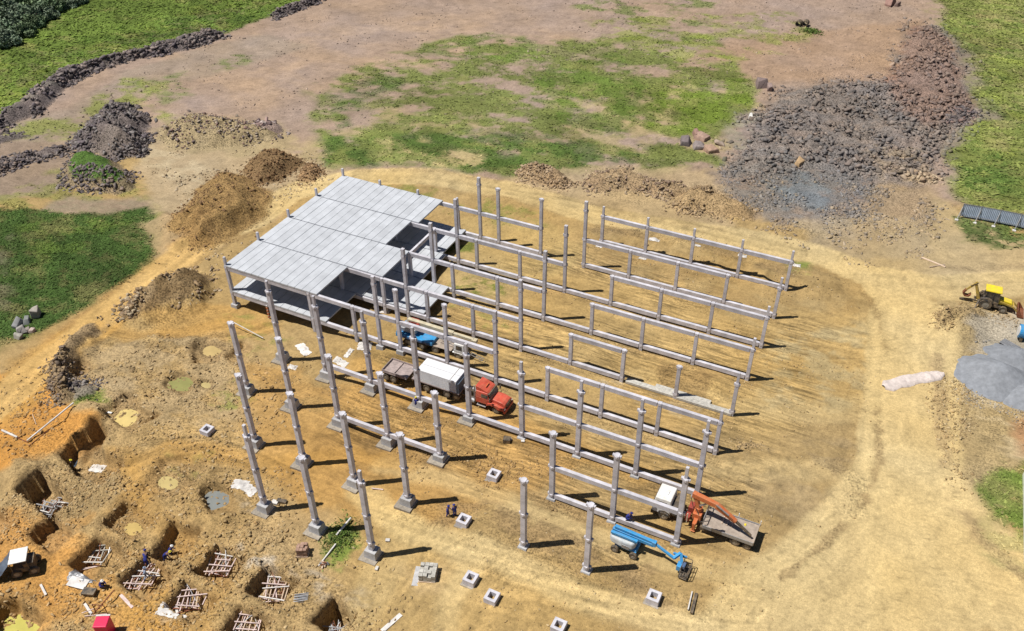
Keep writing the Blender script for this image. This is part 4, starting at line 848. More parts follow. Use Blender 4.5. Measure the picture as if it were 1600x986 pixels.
for a in [(172,294,1.5,(.50,.48,.42),'pale square boulder at the foot of the grassy mound'), (1248,258,2.3,(.40,.27,.15),'large orange-brown block in the grey rubble'), (1173,183,1.3,(.62,.60,.57),'white boulder on the grass left of the rubble'), (1190,133,2.4,(.20,.15,.14),'dark block at the upper left tip of the rubble'),
          (1202,140,2.0,(.27,.2,.18),'brown block beside the dark one at the rubble tip'), (1388,7,2.4,(.28,.17,.14),'reddish rock lying alone at the top right of the plain'), (1402,9,1.6,(.2,.14,.12),'small dark rock beside the reddish one at the top')]:
    boulder(*a[:4], a[4])
# ------------------------------------------------------------------ grass and weeds
def tufts(lab, px, n, size, z0=-1.0, cmul=1.0, thr=.45, blades=3, name='grass'):
    P = pxw(px, z0); q = sample_poly(P, n, 2.0); c, g = paint(q[:, 0], q[:, 1]); k = g > thr*rng.uniform(.6, 1.3, len(q)); q, c = q[k], c[k]; n = len(q)
    z = ground_z(q[:, 0], q[:, 1]); V = []; C = []
    for b in range(blades):
        a = rng.uniform(0, 6.28, n); s = size*.62*rng.uniform(.4, 1.3, n); l = rng.normal(0, .8, (n, 2)); ox = rng.normal(0, size*.35, (n, 2))
        dx, dy = np.cos(a)*s*.5, np.sin(a)*s*.5; px_, py_ = q[:, 0]+ox[:, 0], q[:, 1]+ox[:, 1]
        V.append(np.stack([np.stack([px_-dx, py_-dy, z-.03], 1), np.stack([px_+dx, py_+dy, z-.03], 1), np.stack([px_+dx*.6+l[:, 0]*s, py_+dy*.6+l[:, 1]*s, z+s*.27], 1), np.stack([px_-dx*.5+l[:, 0]*s, py_-dy*.5+l[:, 1]*s, z+s*.22], 1)], 1))
        C.append(np.repeat((c*cmul*1.15*rng.uniform(.75, 1.3, (n, 1)))[:, None, :], 4, 1))
    V = np.concatenate(V).reshape(-1, 3); C = np.concatenate(C).reshape(-1, 3); F = np.arange(len(V)).reshape(-1, 4)
    o = bpy.data.objects.new(name, npmesh(name, V, F, M_ROCK, C)); link(o); tag(o, lab, name, None, 'stuff')
tufts('rough green meadow grass at upper left', [(-60,-60),(560,-60),(440,20),(350,52),(200,92),(90,140),(0,190),(-80,240)], 16000, .9, cmul=.95)
tufts('patchy grass of the central field', [(470,262),(480,130),(640,70),(860,-30),(1260,-30),(1280,80),(1180,170),(1130,270),(850,290),(590,265)], 20000, .6)
tufts('long grass of the right meadow', [(1430,-60),(1700,-60),(1700,400),(1490,390),(1480,250),(1530,180),(1480,60)], 12000, .8)
tufts('dark lush grass patch at left', [(-80,310),(240,330),(260,390),(90,500),(-80,600)], 14000, .45, cmul=1.05)
tufts('thin weeds between the rubble banks at left', [(-40,330),(-40,190),(200,110),(480,50),(330,190),(440,240),(230,330)], 5000, .5, thr=.3)
tufts('weeds growing among the columns and pits', [(60,560),(400,470),(700,300),(860,320),(880,480),(560,880),(300,760)], 3500, .35, -1.3, thr=.3)
tufts('weeds at the right verge', [(1460,720),(1700,700),(1700,900),(1560,880)], 2500, .4, thr=.3)
def weeds(px, n, s, lab, cols, r, spread=1.0, name='weed_bush'):
    x, y, z = hit(*px); q = rng.normal(0, r*.5, (n, 2)); a = rng.uniform(0, 6.28, n); V = []; C = []
    q[:, 1] *= spread; zz = ground_z(q[:, 0]+x, q[:, 1]+y)
    s_ = s*rng.uniform(.5, 1.2, n); hgt = rng.uniform(0, 1, n)*s*1.2*np.exp(-(q**2).sum(1)/(r*r))
    dx, dy = np.cos(a)*s_*.4, np.sin(a)*s_*.4; l = rng.normal(0, .5, (n, 2))*s_[:, None]
    V = np.stack([np.stack([q[:, 0]-dx, q[:, 1]-dy, zz+hgt], 1), np.stack([q[:, 0]+dx, q[:, 1]+dy, zz+hgt], 1), np.stack([q[:, 0]+dx*.5+l[:, 0], q[:, 1]+dy*.5+l[:, 1], zz+hgt+s_*.5], 1), np.stack([q[:, 0]-dx*.5+l[:, 0], q[:, 1]-dy*.5+l[:, 1], zz+hgt+s_*.45], 1)], 1).reshape(-1, 3)-np.array([0, 0, z])
    C = np.repeat(palette(n, cols, .25), 4, 0); o = bpy.data.objects.new(name, npmesh(name, V, np.arange(len(V)).reshape(-1, 4), M_ROCK, C)); link(o); o.location = (x, y, z); tag(o, lab, 'weeds')
WG = [(.06,.11,.02), (.10,.15,.03), (.14,.17,.05)]
weeds((532, 838), 1100, .22, 'green weeds around the pole left of the frontmost column', WG, 1.6, 1.4)
weeds((1268, 50), 500, .4, 'lone green weed clump beside the black pipe ends', WG, 2.2, .8)
weeds((130, 618), 500, .2, 'green weeds below the grey stony dump', WG, 1.8, .5)
# ------------------------------------------------------------------ bushes at the upper left corner
def crown_mesh(seed, r, h, n, cols):
    g = np.random.default_rng(seed); k = 46; cen = g.normal(0, 1, (k, 3)); cen /= np.linalg.norm(cen, axis=1)[:, None]; cen *= g.uniform(.35, 1.0, (k, 1))**.6; cen[:, 2] = np.abs(cen[:, 2])*.9
    cen *= np.array([r, r, h]); cr = g.uniform(.22, .42, k)*r; w_ = g.integers(0, k, n); d = g.normal(0, 1, (n, 3)); d /= np.linalg.norm(d, axis=1)[:, None]
    p = cen[w_]+d*cr[w_][:, None]*g.uniform(.6, 1.08, (n, 1)); p[:, 2] = np.maximum(p[:, 2], .1)+.5
    u = g.normal(0, 1, (n, 3)); u /= np.linalg.norm(u, axis=1)[:, None]; v = np.cross(u, d+g.normal(0, .5, (n, 3))); v /= np.linalg.norm(v, axis=1)[:, None]; s = g.uniform(.14, .32, (n, 1))
    V = np.stack([p-u*s-v*s*.6, p+u*s-v*s*.6, p+u*s*.5+v*s, p-u*s*.5+v*s], 1).reshape(-1, 3)
    tone = g.uniform(.7, 1.3, k)[w_][:, None]; c = np.array(cols)[g.integers(0, len(cols), k)][w_]*tone*g.uniform(.75, 1.3, (n, 1))
    return npmesh('crown', V, np.arange(n*4).reshape(-1, 4), M_ROCK, np.repeat(c, 4, 0))
BC = [[(.15,.20,.125), (.19,.24,.16)], [(.10,.15,.08), (.14,.19,.10)], [(.20,.25,.17), (.15,.20,.12)]]
crowns = [crown_mesh(50+k, 3.6, 3.6, 5200, BC[k]) for k in range(3)]
tb = MB(); tb.cyl((0, 0, -.5), (.1, 0, 1.6), .22, .14, 8)
for q in range(5): tb.cyl((.1, 0, 1.4), (1.6*math.cos(q*1.26), 1.6*math.sin(q*1.26), 3.0), .10, .04, 6)
trm = tb.mesh('trunk'); trm.materials.append(MT['bark'])
BL = ['grey-green bush at the very corner of the view', 'dark bush on the top edge, second of the corner thicket', 'pale bush on the left edge, topmost one there', 'bush in the middle of the corner thicket', 'dark bush at the right end of the corner thicket', 'low bush at the bottom end of the corner thicket',
      'broad dark bush behind the corner thicket', 'small bush on the lower front side of the corner thicket', 'pale bush on the right side of the corner thicket', 'bush between the thicket middle and the left edge', 'round bush at the front of the corner thicket', 'dark bush near the top edge at the thicket end', 'last small dark bush of the corner thicket on the top edge', 'large bush outside the view corner, showing its right side']
for k, (px, py, s) in enumerate([(8,8,1.2),(48,2,1.15),(5,30,1.15),(40,24,1.1),(84,4,1.0),(8,58,.95),(20,-6,1.3),(34,44,.8),(66,18,.9),(14,44,1.0),(52,30,.75),(104,-2,.8),(124,-6,.55),(-20,20,1.4)]):
    x, y = at(px, py+10, -1); z = gz(x, y); t = thing('bush_tree', BL[k], 'bush', (x, y, z), k*1.7, 'bushes of the thicket at the upper left'); inst('trunk', trm, t); inst('crown', crowns[k % 3], t, scale=(s, s, s*.9))
# ------------------------------------------------------------------ vehicle building blocks (x forward, y left, z up)
def wheel(parent, x, y, r, wd, side, name='wheel', rimmat=None):
    w_ = MB(); w_.ring((0, 0, 0), (0, 1, 0), r, r*.56, wd); o = w_.build(name, MT['black'], parent, loc=(x, y, r))
    b = MB(); b.cyl((0, -wd*.42, 0), (0, wd*.30 if side > 0 else wd*.42, 0), r*.565, None, 16); b.cyl((0, -wd*.47 if side < 0 else -wd*.2, 0), (0, wd*.2 if side < 0 else wd*.47, 0), r*.22, r*.16, 10)
    b.build('rim', rimmat or MT['rim'], o); return o
def axle(parent, x, track, r=.5, wd=.3, dual=False):
    for s in (-1, 1):
        wheel(parent, x, s*(track/2-wd/2), r, wd, s)
        if dual: wheel(parent, x, s*(track/2-wd*1.65), r, wd, s)
    b = MB(); b.cyl((x, -track/2+.2, r), (x, track/2-.2, r), .09, None, 8); b.build('axle', MT['dark'], parent)
def P(parent, name, mat, fn, bevel=.02, smooth=False):
    b = MB(); fn(b); return b.build(name, MT[mat] if isinstance(mat, str) else mat, parent, bevel, smooth=smooth)
def veh(name, lab, cat, x, y, rz): return thing(name, lab, cat, (x, y, gz(x, y)+.02), rz)
# ---- red bonneted truck tractor
t = veh('red_truck', 'red bonneted truck tractor parked between the rows of columns', 'truck', -37.3, 68.9, .0)
P(t, 'chassis', 'dark', lambda b: (b.box(-6.6, 1.9, -.55, -.38, .62, .88), b.box(-6.6, 1.9, .38, .55, .62, .88), b.box(-6.5, -6.3, -.5, .5, .6, .9), b.box(-2.6, -2.4, -.5, .5, .6, .9)))
P(t, 'cab', 'red', lambda b: (b.box(-1.9, .05, -1.12, 1.12, .95, 1.85), b.box(-1.9, -.10, -1.12, 1.12, 1.85, 2.62, tx=.86, ty=.9, sx=-.1)), .07)
P(t, 'roof_fairing', 'red', lambda b: b.prism([(-1.95, 2.6), (-.2, 2.6), (-.45, 2.78), (-1.3, 3.1), (-1.95, 3.25)], -.9, .9), .06)
P(t, 'bonnet', 'red', lambda b: b.prism([(.0, .95), (1.75, .85), (1.92, 1.1), (1.85, 1.5), (1.5, 1.66), (.0, 1.86)], -.80, .80), .09)
for s in (-1, 1):
    P(t, 'fender', 'red', lambda b: b.prism([(-.5, .75), (-.3, 1.25), (.15, 1.42), (.9, 1.36), (1.7, 1.1), (1.9, .8), (1.0, .75), (.62, 1.0), (0, 1.08), (-.35, .9)], s*.82 if s > 0 else -1.2, 1.2 if s > 0 else -.82), .05)
    P(t, 'headlight', 'white', lambda b: b.box(1.86, 1.93, s*.95-.13, s*.95+.13, .88, 1.05), .01)
    P(t, 'side_window', 'glass', lambda b: b.box(-1.15, -.28, s*1.07-.06, s*1.07+.06, 1.92, 2.38, sy=-s*.07), 0)
    P(t, 'mirror', 'dark', lambda b: (b.bar((-.1, s*1.1, 2.1), (.15, s*1.45, 2.1), .03), b.box(.1, .2, s*1.36-.1, s*1.36+.1, 1.8, 2.3)), .01)
    P(t, 'step', 'steel', lambda b: b.box(-1.8, -.6, s*.98-.14, s*.98+.14, .42, .52), .01)
    P(t, 'fuel_tank', 'steel', lambda b: b.cyl((-3.3, s*.86, .72), (-2.1, s*.86, .72), .30, None, 14), 0)
P(t, 'windscreen', 'glass', lambda b: b.prism([(.06, 1.86), (-.20, 2.52), (-.15, 2.54), (.12, 1.88)], -.98, .98), 0)
P(t, 'bumper', 'red', lambda b: b.box(1.78, 2.02, -1.15, 1.15, .42, .82), .04)
P(t, 'grille', 'dark', lambda b: b.box(1.88, 1.94, -.5, .5, .95, 1.45), .01)
P(t, 'exhaust', 'steel', lambda b: (b.cyl((-2.1, .95, .9), (-2.1, .95, 3.2), .08, None, 10), b.cyl((-2.1, -.95, .9), (-2.1, -.95, 3.2), .08, None, 10)), 0)
P(t, 'wind_screen_visor', 'dark', lambda b: b.box(-.36, -.08, -1.0, 1.0, 2.52, 2.6), .01)
axle(t, .75, 2.2, .5, .3); axle(t, -4.6, 2.4, .5, .28, True); axle(t, -5.85, 2.4, .5, .28, True)
P(t, 'fifth_wheel_plate', 'dark', lambda b: b.cyl((-5.2, 0, .92), (-5.2, 0, 1.05), .5, None, 16), 0)
P(t, 'air_hose', 'dark', lambda b: [b.bar((-2.0, y0, 1.9), (-3.2, y0*.5, 1.3), .05) for y0 in (-.3, 0, .3)], 0)
P(t, 'roof_marker_lamp', 'orange', lambda b: b.box(-.9, -.8, -.4, .4, 3.03, 3.1), .01); P(t, 'battery_box', 'dark', lambda b: b.box(-2.9, -2.2, -1.12, -.6, .5, .9), .02)
# ---- trailers and their load
def trailer(name, lab, x, y, L, axles, mat):
    t = veh(name, lab, 'trailer', x, y, 0)
    P(t, 'deck', mat, lambda b: b.box(-L, 0, -1.25, 1.25, 1.22, 1.36), .01)
    P(t, 'frame', 'dark', lambda b: (b.box(-L, -.1, -.5, -.35, .85, 1.2), b.box(-L, -.1, .35, .5, .85, 1.2), b.box(-L, -L+.12, -1.2, 1.2, .9, 1.2)))
    for a in axles: axle(t, a, 2.45, .48, .27, True)
    return t
t = trailer('flatbed_trailer', 'flatbed trailer under the stack of white planks behind the red truck', -41.4, 68.9, 6.6, (-4.6, -5.8), 'bedred')
P(t, 'shaded_stack_front', 'tarp_shade', lambda b: (b.box(-.12, 0, -1.22, 1.22, 1.37, 2.9),), .01)  # added dark panel: shade on the plank stack's front face, put in as colour
t = trailer('flatbed_trailer', 'empty rear flatbed trailer with a rusty deck and low side rails', -48.6, 68.6, 3.6, (-2.0, -3.1), 'bedred')
for s in (-1, 1): P(t, 'side_rail', 'bedred', lambda b: b.box(-3.55, -.1, s*1.2-.03, s*1.2+.03, 1.365, 1.62), .01)
P(t, 'cross_rail', 'bedred', lambda b: (b.box(-1.9, -1.82, -1.16, 1.16, 1.365, 1.5), b.box(-3.55, -3.48, -1.16, 1.16, 1.365, 1.62)), .01)
P(t, 'drawbar', 'dark', lambda b: b.bar((-.05, 0, 1.0), (.65, 0, .95), .16), .01)
sx, sy = -41.75, 68.9; t = thing('plank_stack', 'tall stack of white concrete planks loaded on the trailer behind the red truck', 'stack', (sx, sy, gz(-41.4, 68.9)+1.40))
for k in range(9):
    for j in (0, 1):
        P(t, 'stacked_plank', 'stackc', lambda b: b.box(-5.35+random.uniform(-.05, .05), random.uniform(-.05, .02), (-1.2 if j == 0 else .02), (-.02 if j == 0 else 1.2), k*.2, k*.2+.155), .01)
P(t, 'binding_strap', 'dark', lambda b: b.box(-.85, -.80, -1.22, 1.22, 9*.2-.044, 9*.2-.02), 0)
P(t, 'spacer', 'wood', lambda b: [b.box(a, a+.1, -1.15, 1.15, k*.2+.156, k*.2+.199) for k in range(8) for a in (-4.8, -.6)], 0)
# ---- crane truck, cab pointing left
t = veh('crane_truck', 'white cab lorry with an orange folding crane and an open timber load bed', 'truck', -9.6, 62.1, math.pi)
P(t, 'chassis', 'dark', lambda b: (b.box(-5.2, 4.9, -.5, -.34, .6, .9), b.box(-5.2, 4.9, .34, .5, .6, .9), b.box(-5.2, -5.05, -1.1, 1.1, .55, .75)))
P(t, 'cab', 'white', lambda b: (b.box(3.3, 5.2, -1.15, 1.15, .75, 1.75), b.box(3.3, 5.2, -1.15, 1.15, 1.75, 2.85, tx=.86, ty=.9, sx=-.06)), .1)
P(t, 'roof_hatch', 'white', lambda b: b.box(3.9, 4.5, -.3, .3, 2.852, 2.92), .03)
P(t, 'windscreen', 'glass', lambda b: b.prism([(5.21, 1.8), (5.06, 2.6), (5.11, 2.62), (5.26, 1.82)], -.98, .98), 0)
P(t, 'bumper', 'dark', lambda b: b.box(4.9, 5.32, -1.17, 1.17, .4, .82), .03)
for s in (-1, 1):
    P(t, 'side_window', 'glass', lambda b: b.box(3.75, 4.75, s*1.1-.06, s*1.1+.06, 1.85, 2.45, sy=-s*.06), 0)
    P(t, 'mirror', 'dark', lambda b: b.box(5.15, 5.25, s*1.35-.1, s*1.35+.1, 1.9, 2.4), .01)
    P(t, 'wheel_arch', 'dark', lambda b: b.prism([(3.35, .6), (3.5, 1.05), (3.9, 1.22), (4.35, 1.05), (4.5, .6), (4.62, .6), (4.45, 1.15), (3.9, 1.34), (3.4, 1.15), (3.22, .6)], s*.9 if s > 0 else -1.2, 1.2 if s > 0 else -.9), 0)
    P(t, 'tool_box', 'dark', lambda b: b.box(-.95, .1, s*1.0-.18, s*1.0+.18, .45, .9), .02)
P(t, 'service_box', 'dark', lambda b: (b.box(2.55, 3.2, -1.0, 1.0, .9, 2.2), b.cyl((2.4, .9, .9), (2.4, .9, 2.7), .07, None, 8)), .03)
bed = P(t, 'load_bed', 'bed', lambda b: b.box(-5.3, -.15, -1.3, 1.3, 1.15, 1.28), .01)
for s in (-1, 1): P(t, 'bed_side', 'steel', lambda b: b.box(-5.3, -.15, s*1.3-.03, s*1.3+.03, 1.0, 1.45), .01)
P(t, 'bed_headboard', 'steel', lambda b: [b.box(-.18, -.12, a, a+.1, 1.285, 2.3) for a in (-1.28, -.64, 0, .6, 1.18)]+[b.box(-.185, -.115, -1.28, 1.28, 2.3, 2.42)], .01)
P(t, 'tailboard', 'bed', lambda b: b.box(-5.36, -5.30, -1.3, 1.3, 1.0, 1.5), .01)
P(t, 'corner_post', 'white', lambda b: (b.box(-5.42, -5.33, -1.42, -1.33, 1.1, 1.9), b.box(-3.2, -3.1, -1.42, -1.34, 1.1, 1.9)), .01)
P(t, 'crane_base', 'orange', lambda b: (b.box(.25, 1.15, -.5, .5, .9, 1.7), b.box(.5, .9, -1.25, 1.25, .85, 1.15), b.cyl((.7, 0, 1.7), (.7, 0, 2.3), .3, None, 12)), .03)
P(t, 'crane_column', 'orange', lambda b: b.bar((.7, 0, 2.2), (1.35, -.1, 3.9), .42, .42, .34, .36), .03)
P(t, 'crane_boom', 'orange', lambda b: (b.bar((1.55, -.1, 3.85), (-1.2, .25, 3.75), .5, .62, .42, .52), b.bar((-1.0, .25, 3.75), (-3.2, .55, 2.75), .5, .6, .36, .42)), .03)
P(t, 'crane_tip', 'dark', lambda b: (b.bar((-3.15, .55, 2.78), (-4.9, .75, 1.75), .24, .26, .18, .2), b.bar((-4.9, .75, 1.8), (-4.95, .75, 1.4), .08)), .02)
P(t, 'lift_cylinder', 'steel', lambda b: (b.bar((.95, .0, 2.3), (-.2, .15, 3.55), .14), b.bar((-1.0, .45, 4.0), (-2.4, .65, 3.35), .12)), .01)
P(t, 'outrigger', 'orange', lambda b: [(b.box(.55, .85, s*1.28-.1, s*1.28+.1, .25, 1.2), b.box(.48, .92, s*1.28-.2, s*1.28+.2, .12, .2)) for s in (-1, 1)], .02)
P(t, 'hydraulic_tank', 'dredp', lambda b: (b.box(1.25, 1.8, -1.1, -.2, .9, 1.6), b.box(1.3, 1.75, .3, 1.05, .9, 1.5)), .03)
P(t, 'control_stand', 'cream', lambda b: (b.bar((1.5, 1.2, .9), (1.5, 1.2, 2.2), .1), b.bar((1.95, 1.15, .8), (1.95, 1.15, 2.4), .08)), .01)
axle(t, 3.95, 2.4, .52, .32); axle(t, -3.55, 2.45, .52, .28, True); axle(t, -4.75, 2.35, .42, .26)
P(t, 'door_line', 'dark', lambda b: [b.box(3.62, 3.645, s*1.15-.006, s*1.15+.006, .9, 2.4, sy=-s*.06) for s in (-1, 1)], 0)
P(t, 'hydraulic_hose', 'black', lambda b: (b.bar((1.2, .25, 2.2), (1.6, .25, 3.6), .06), b.bar((.3, .5, 1.4), (1.0, .3, 2.4), .06), b.bar((-1.0, .6, 4.05), (-2.9, .85, 3.15), .05)), 0)
P(t, 'load_strap', 'yellow', lambda b: b.box(-4.1, -3.9, -.9, -.6, 1.285, 1.34), .02); P(t, 'timber_dunnage', 'wood', lambda b: [b.box(-2.9+k*.5, -2.78+k*.5, -1.1, .2, 1.285, 1.37) for k in range(3)], 0)
# ---- blue articulated boom lift
t = veh('boom_lift', 'bright blue articulated boom lift with a pale round turret, reaching right', 'lift', -15.6, 56.1, -.02)
P(t, 'chassis', 'blue', lambda b: (b.box(-1.1, 1.1, -.62, .62, .38, .78), b.box(-1.15, -.8, -1.0, 1.0, .38, .62), b.box(.8, 1.15, -1.0, 1.0, .38, .62)), .04)
for a in (-.98, .98):
    for s in (-1, 1): wheel(t, a, s*1.02, .42, .32, s)
P(t, 'turret', 'turret', lambda b: (b.prism([(-1.6, -.95), (-.4, -1.1), (1.0, -1.0), (1.2, -.5), (1.2, .5), (1.0, 1.0), (-.4, 1.1), (-1.6, .95), (-1.95, .5), (-1.95, -.5)], 0, 1),), 0)
tu = [c for c in t.children if c.name.startswith('turret')][0]
for v in tu.data.vertices: x_, y_, z_ = v.co; v.co = (x_*.88-.1, z_*(.78 if y_ > .5 else .9), .9+y_*.85)
tu.data.update(); bv = tu.modifiers.new('bevel', 'BEVEL'); bv.width = .26; bv.segments = 4
P(t, 'turret_ring', 'dark', lambda b: b.cyl((0, 0, .76), (0, 0, .92), .6, None, 18), 0)
P(t, 'lower_boom', 'blue', lambda b: (b.bar((-1.7, .08, 1.98), (2.6, .08, 1.86), .42, .4), b.bar((-1.7, -.42, 2.02), (1.1, -.42, 2.0), .3, .3)), .03)
P(t, 'upper_boom', 'blue', lambda b: (b.bar((-1.5, .1, 2.4), (2.7, .1, 2.2), .34, .3),), .03)
P(t, 'boom_cylinder', 'steel', lambda b: b.bar((.4, -.15, 1.75), (2.2, .05, 1.72), .1), .01)
P(t, 'fly_boom', 'blue', lambda b: (b.bar((2.6, .1, 2.12), (4.9, -.1, 1.25), .22, .24), b.box(2.45, 2.85, -.12, .32, 1.75, 2.35)), .02)
P(t, 'jib', 'blue', lambda b: (b.bar((4.8, -.1, 1.3), (5.3, .4, 1.8), .28), b.bar((5.3, .4, 1.8), (5.75, -.3, .9), .26), b.bar((4.6, .3, 1.5), (5.9, .7, 1.1), .2), b.box(5.3, 5.75, -.75, -.05, .5, 1.15)), .02)
P(t, 'basket', 'dark', lambda b: [b.box(5.75, 6.6, -1.35, .45, .32, .38)]+[b.bar((x0, y0, .35), (x0, y0, 1.4), .05) for x0 in (5.78, 6.57) for y0 in (-1.32, -.72, -.15, .42)]+[b.bar(p, q, .05) for z0 in (.85, 1.4) for p, q in (((5.78, -1.32, z0), (6.57, -1.32, z0)), ((6.57, -1.32, z0), (6.57, .42, z0)), ((6.57, .42, z0), (5.78, .42, z0)), ((5.78, .42, z0), (5.78, -1.32, z0)))], 0)
P(t, 'control_box', 'dblue', lambda b: b.box(5.82, 6.1, -.7, -.1, 1.0, 1.35), .02)
P(t, 'louvre', 'steel', lambda b: b.box(-.3, .5, -1.06, -1.0, 1.05, 1.5), .01)
# ---- yellow backhoe loader
t = veh('backhoe_loader', 'yellow backhoe loader with black cab frame and bright yellow roof', 'digger', 14.6, 115.0, .03)
for s in (-1, 1): wheel(t, -1.1, s*.9, .82, .5, s); wheel(t, 1.15, s*.88, .5, .36, s)
P(t, 'chassis', 'dark', lambda b: (b.box(-1.9, 2.1, -.45, .45, .5, .95), b.box(-.5, .8, -.8, .8, .5, .85)), .03)
P(t, 'bonnet', 'yellow', lambda b: b.prism([(.35, .95), (2.05, .95), (2.1, 1.35), (1.9, 1.55), (.35, 1.75)], -.48, .48), .06)
P(t, 'cab_frame', 'dark', lambda b: [b.bar(p, q, .1) for s in (-1, 1) for p, q in (((-1.45, s*.72, 1.1), (-1.35, s*.72, 2.75)), ((.35, s*.72, 1.1), (.2, s*.72, 2.75)), ((-.5, s*.74, .95), (-.5, s*.74, 2.75)))]+[b.box(-1.5, .4, -.76, .76, .92, 1.25)], .01)
P(t, 'cab_glass', 'glass', lambda b: b.box(-1.36, .24, -.68, .68, 1.26, 2.7, tx=.93), 0)
P(t, 'cab_roof', 'yellow', lambda b: b.box(-1.6, .45, -.85, .85, 2.76, 2.95, tx=.96, ty=.95), .05)
for s in (-1, 1): P(t, 'rear_fender', 'dark', lambda b: b.prism([(-2.0, 1.2), (-1.75, 1.62), (-1.1, 1.8), (-.45, 1.62), (-.2, 1.2), (-.35, 1.2), (-.55, 1.5), (-1.1, 1.68), (-1.65, 1.5), (-1.85, 1.2)], s*.72 if s > 0 else -1.1, 1.1 if s > 0 else -.72), 0)
P(t, 'loader_arm', 'dyellow', lambda b: [(b.bar((.5, s*.62, 1.5), (2.3, s*.62, 1.05), .12, .22), b.bar((2.3, s*.62, 1.05), (3.0, s*.62, .4), .12, .2)) for s in (-1, 1)]+[b.box(2.2, 2.35, -.62, .62, .95, 1.1)], .01)
P(t, 'front_bucket', 'rust', lambda b: b.prism([(2.85, .95), (2.85, .3), (3.05, .05), (3.8, 0.02), (3.8, .08), (3.1, .14), (2.95, .35), (2.95, .95)], -1.15, 1.15), 0)
P(t, 'bucket_side', 'rust', lambda b: [b.prism([(2.85, .95), (2.85, .3), (3.05, .05), (3.8, .02), (3.1, .95)], s*1.15-.03, s*1.15+.03) for s in (-1, 1)], 0)
P(t, 'hoe_boom', 'dyellow', lambda b: (b.bar((-2.0, 0, .9), (-2.9, .1, 3.1), .34, .4, .26, .3),), .02)
P(t, 'hoe_dipper', 'dyellow', lambda b: b.bar((-2.75, .1, 3.25), (-3.75, .2, 1.7), .22, .3, .18, .22), .02)
P(t, 'hoe_cylinder', 'dark', lambda b: (b.bar((-2.1, .15, 1.6), (-2.8, .3, 2.9), .1), b.bar((-2.6, -.1, 3.3), (-3.4, 0, 2.55), .09)), 0)
P(t, 'hoe_bucket', 'rust', lambda b: b.prism([(-3.85, 1.75), (-4.1, 1.2), (-3.75, .75), (-3.2, .8), (-3.0, 1.2), (-3.1, 1.22), (-3.35, .95), (-3.7, .95), (-3.9, 1.25), (-3.65, 1.75)], -.1, .5), 0)
P(t, 'stabiliser', 'dark', lambda b: [(b.bar((-1.95, s*.6, 1.1), (-2.2, s*1.45, .1), .16), b.box(-2.4, -2.0, s*1.45-.22, s*1.45+.22, .03, .1)) for s in (-1, 1)], .01)
P(t, 'spoil_plank', 'dark', lambda b: b.bar((-4.2, .2, .15), (-2.2, .1, .5), .2), .01)
# ---- mobile crane, blue rear, cream boom, white cab at right
t = veh('mobile_crane', 'mobile crane with blue rear body, cream boom and small white cab under the beams', 'crane', -49.3, 75.4, 0.04)
P(t, 'chassis', 'dark', lambda b: (b.box(-4.6, 4.4, -.65, .65, .7, 1.05), b.box(-1.8, -.2, -1.1, 1.1, .7, 1.1)), .03)
P(t, 'deck_plate', 'bed', lambda b: b.box(-.3, 3.0, -1.2, 1.2, 1.06, 1.12), .01)
P(t, 'rear_body', 'blue', lambda b: (b.box(-5.0, .3, -1.25, 1.25, 1.06, 1.55), b.box(-4.9, -4.0, -1.25, 1.25, 1.55, 1.9)), .04)
P(t, 'side_stripe', 'dblue', lambda b: b.box(-3.9, .0, -1.29, -1.255, 1.1, 1.4), .01)
P(t, 'cab', 'white', lambda b: (b.box(3.4, 4.9, -1.22, -.02, .75, 1.6), b.box(3.4, 4.9, -1.22, -.02, 1.6, 2.5, tx=.9, ty=.92)), .07)
P(t, 'side_window', 'glass', lambda b: b.box(3.75, 4.55, -1.24, -1.18, 1.65, 2.25, sy=.03), 0)
P(t, 'windscreen', 'glass', lambda b: b.box(4.87, 4.94, -1.1, -.15, 1.65, 2.3, sx=-.05), 0)
P(t, 'turret', 'steel', lambda b: (b.box(-4.4, -2.2, -.9, 1.0, 1.9, 2.5), b.box(-3.6, -2.6, -.95, -.2, 2.5, 3.0)), .05)
P(t, 'winch', 'dredp', lambda b: (b.box(-3.7, -2.5, .1, .95, 2.52, 3.0), b.cyl((-2.3, -.6, 2.7), (-2.3, .8, 2.7), .3, None, 12)), .04)
P(t, 'boom', 'cream', lambda b: (b.bar((-3.9, .35, 2.95), (2.6, .45, 2.6), .5, .55), b.bar((2.6, .45, 2.6), (5.4, .5, 2.45), .36, .4), b.box(5.2, 5.9, .2, .8, 2.1, 2.6)), .03)
P(t, 'hook_block', 'yellow', lambda b: b.box(5.1, 5.5, .35, .65, 1.4, 1.8), .03)
P(t, 'fender', 'white', lambda b: b.box(3.2, 4.6, -1.25, -1.0, 1.0, 1.1), .02)
for a in (-3.4, -1.2, .7, 3.9): axle(t, a, 2.45, .52, .34)
P(t, 'lattice_jib', 'steel', lambda b: [b.bar((.5, y0, 2.3), (7.2, y0-.2, .5), .07) for y0 in (-.5, -.1)]+[b.bar((.5+k*.95, -.5-.03*k, 2.3-k*.255), (1.0+k*.95, -.1-.03*k, 2.18-k*.255), .05) for k in range(7)], 0)
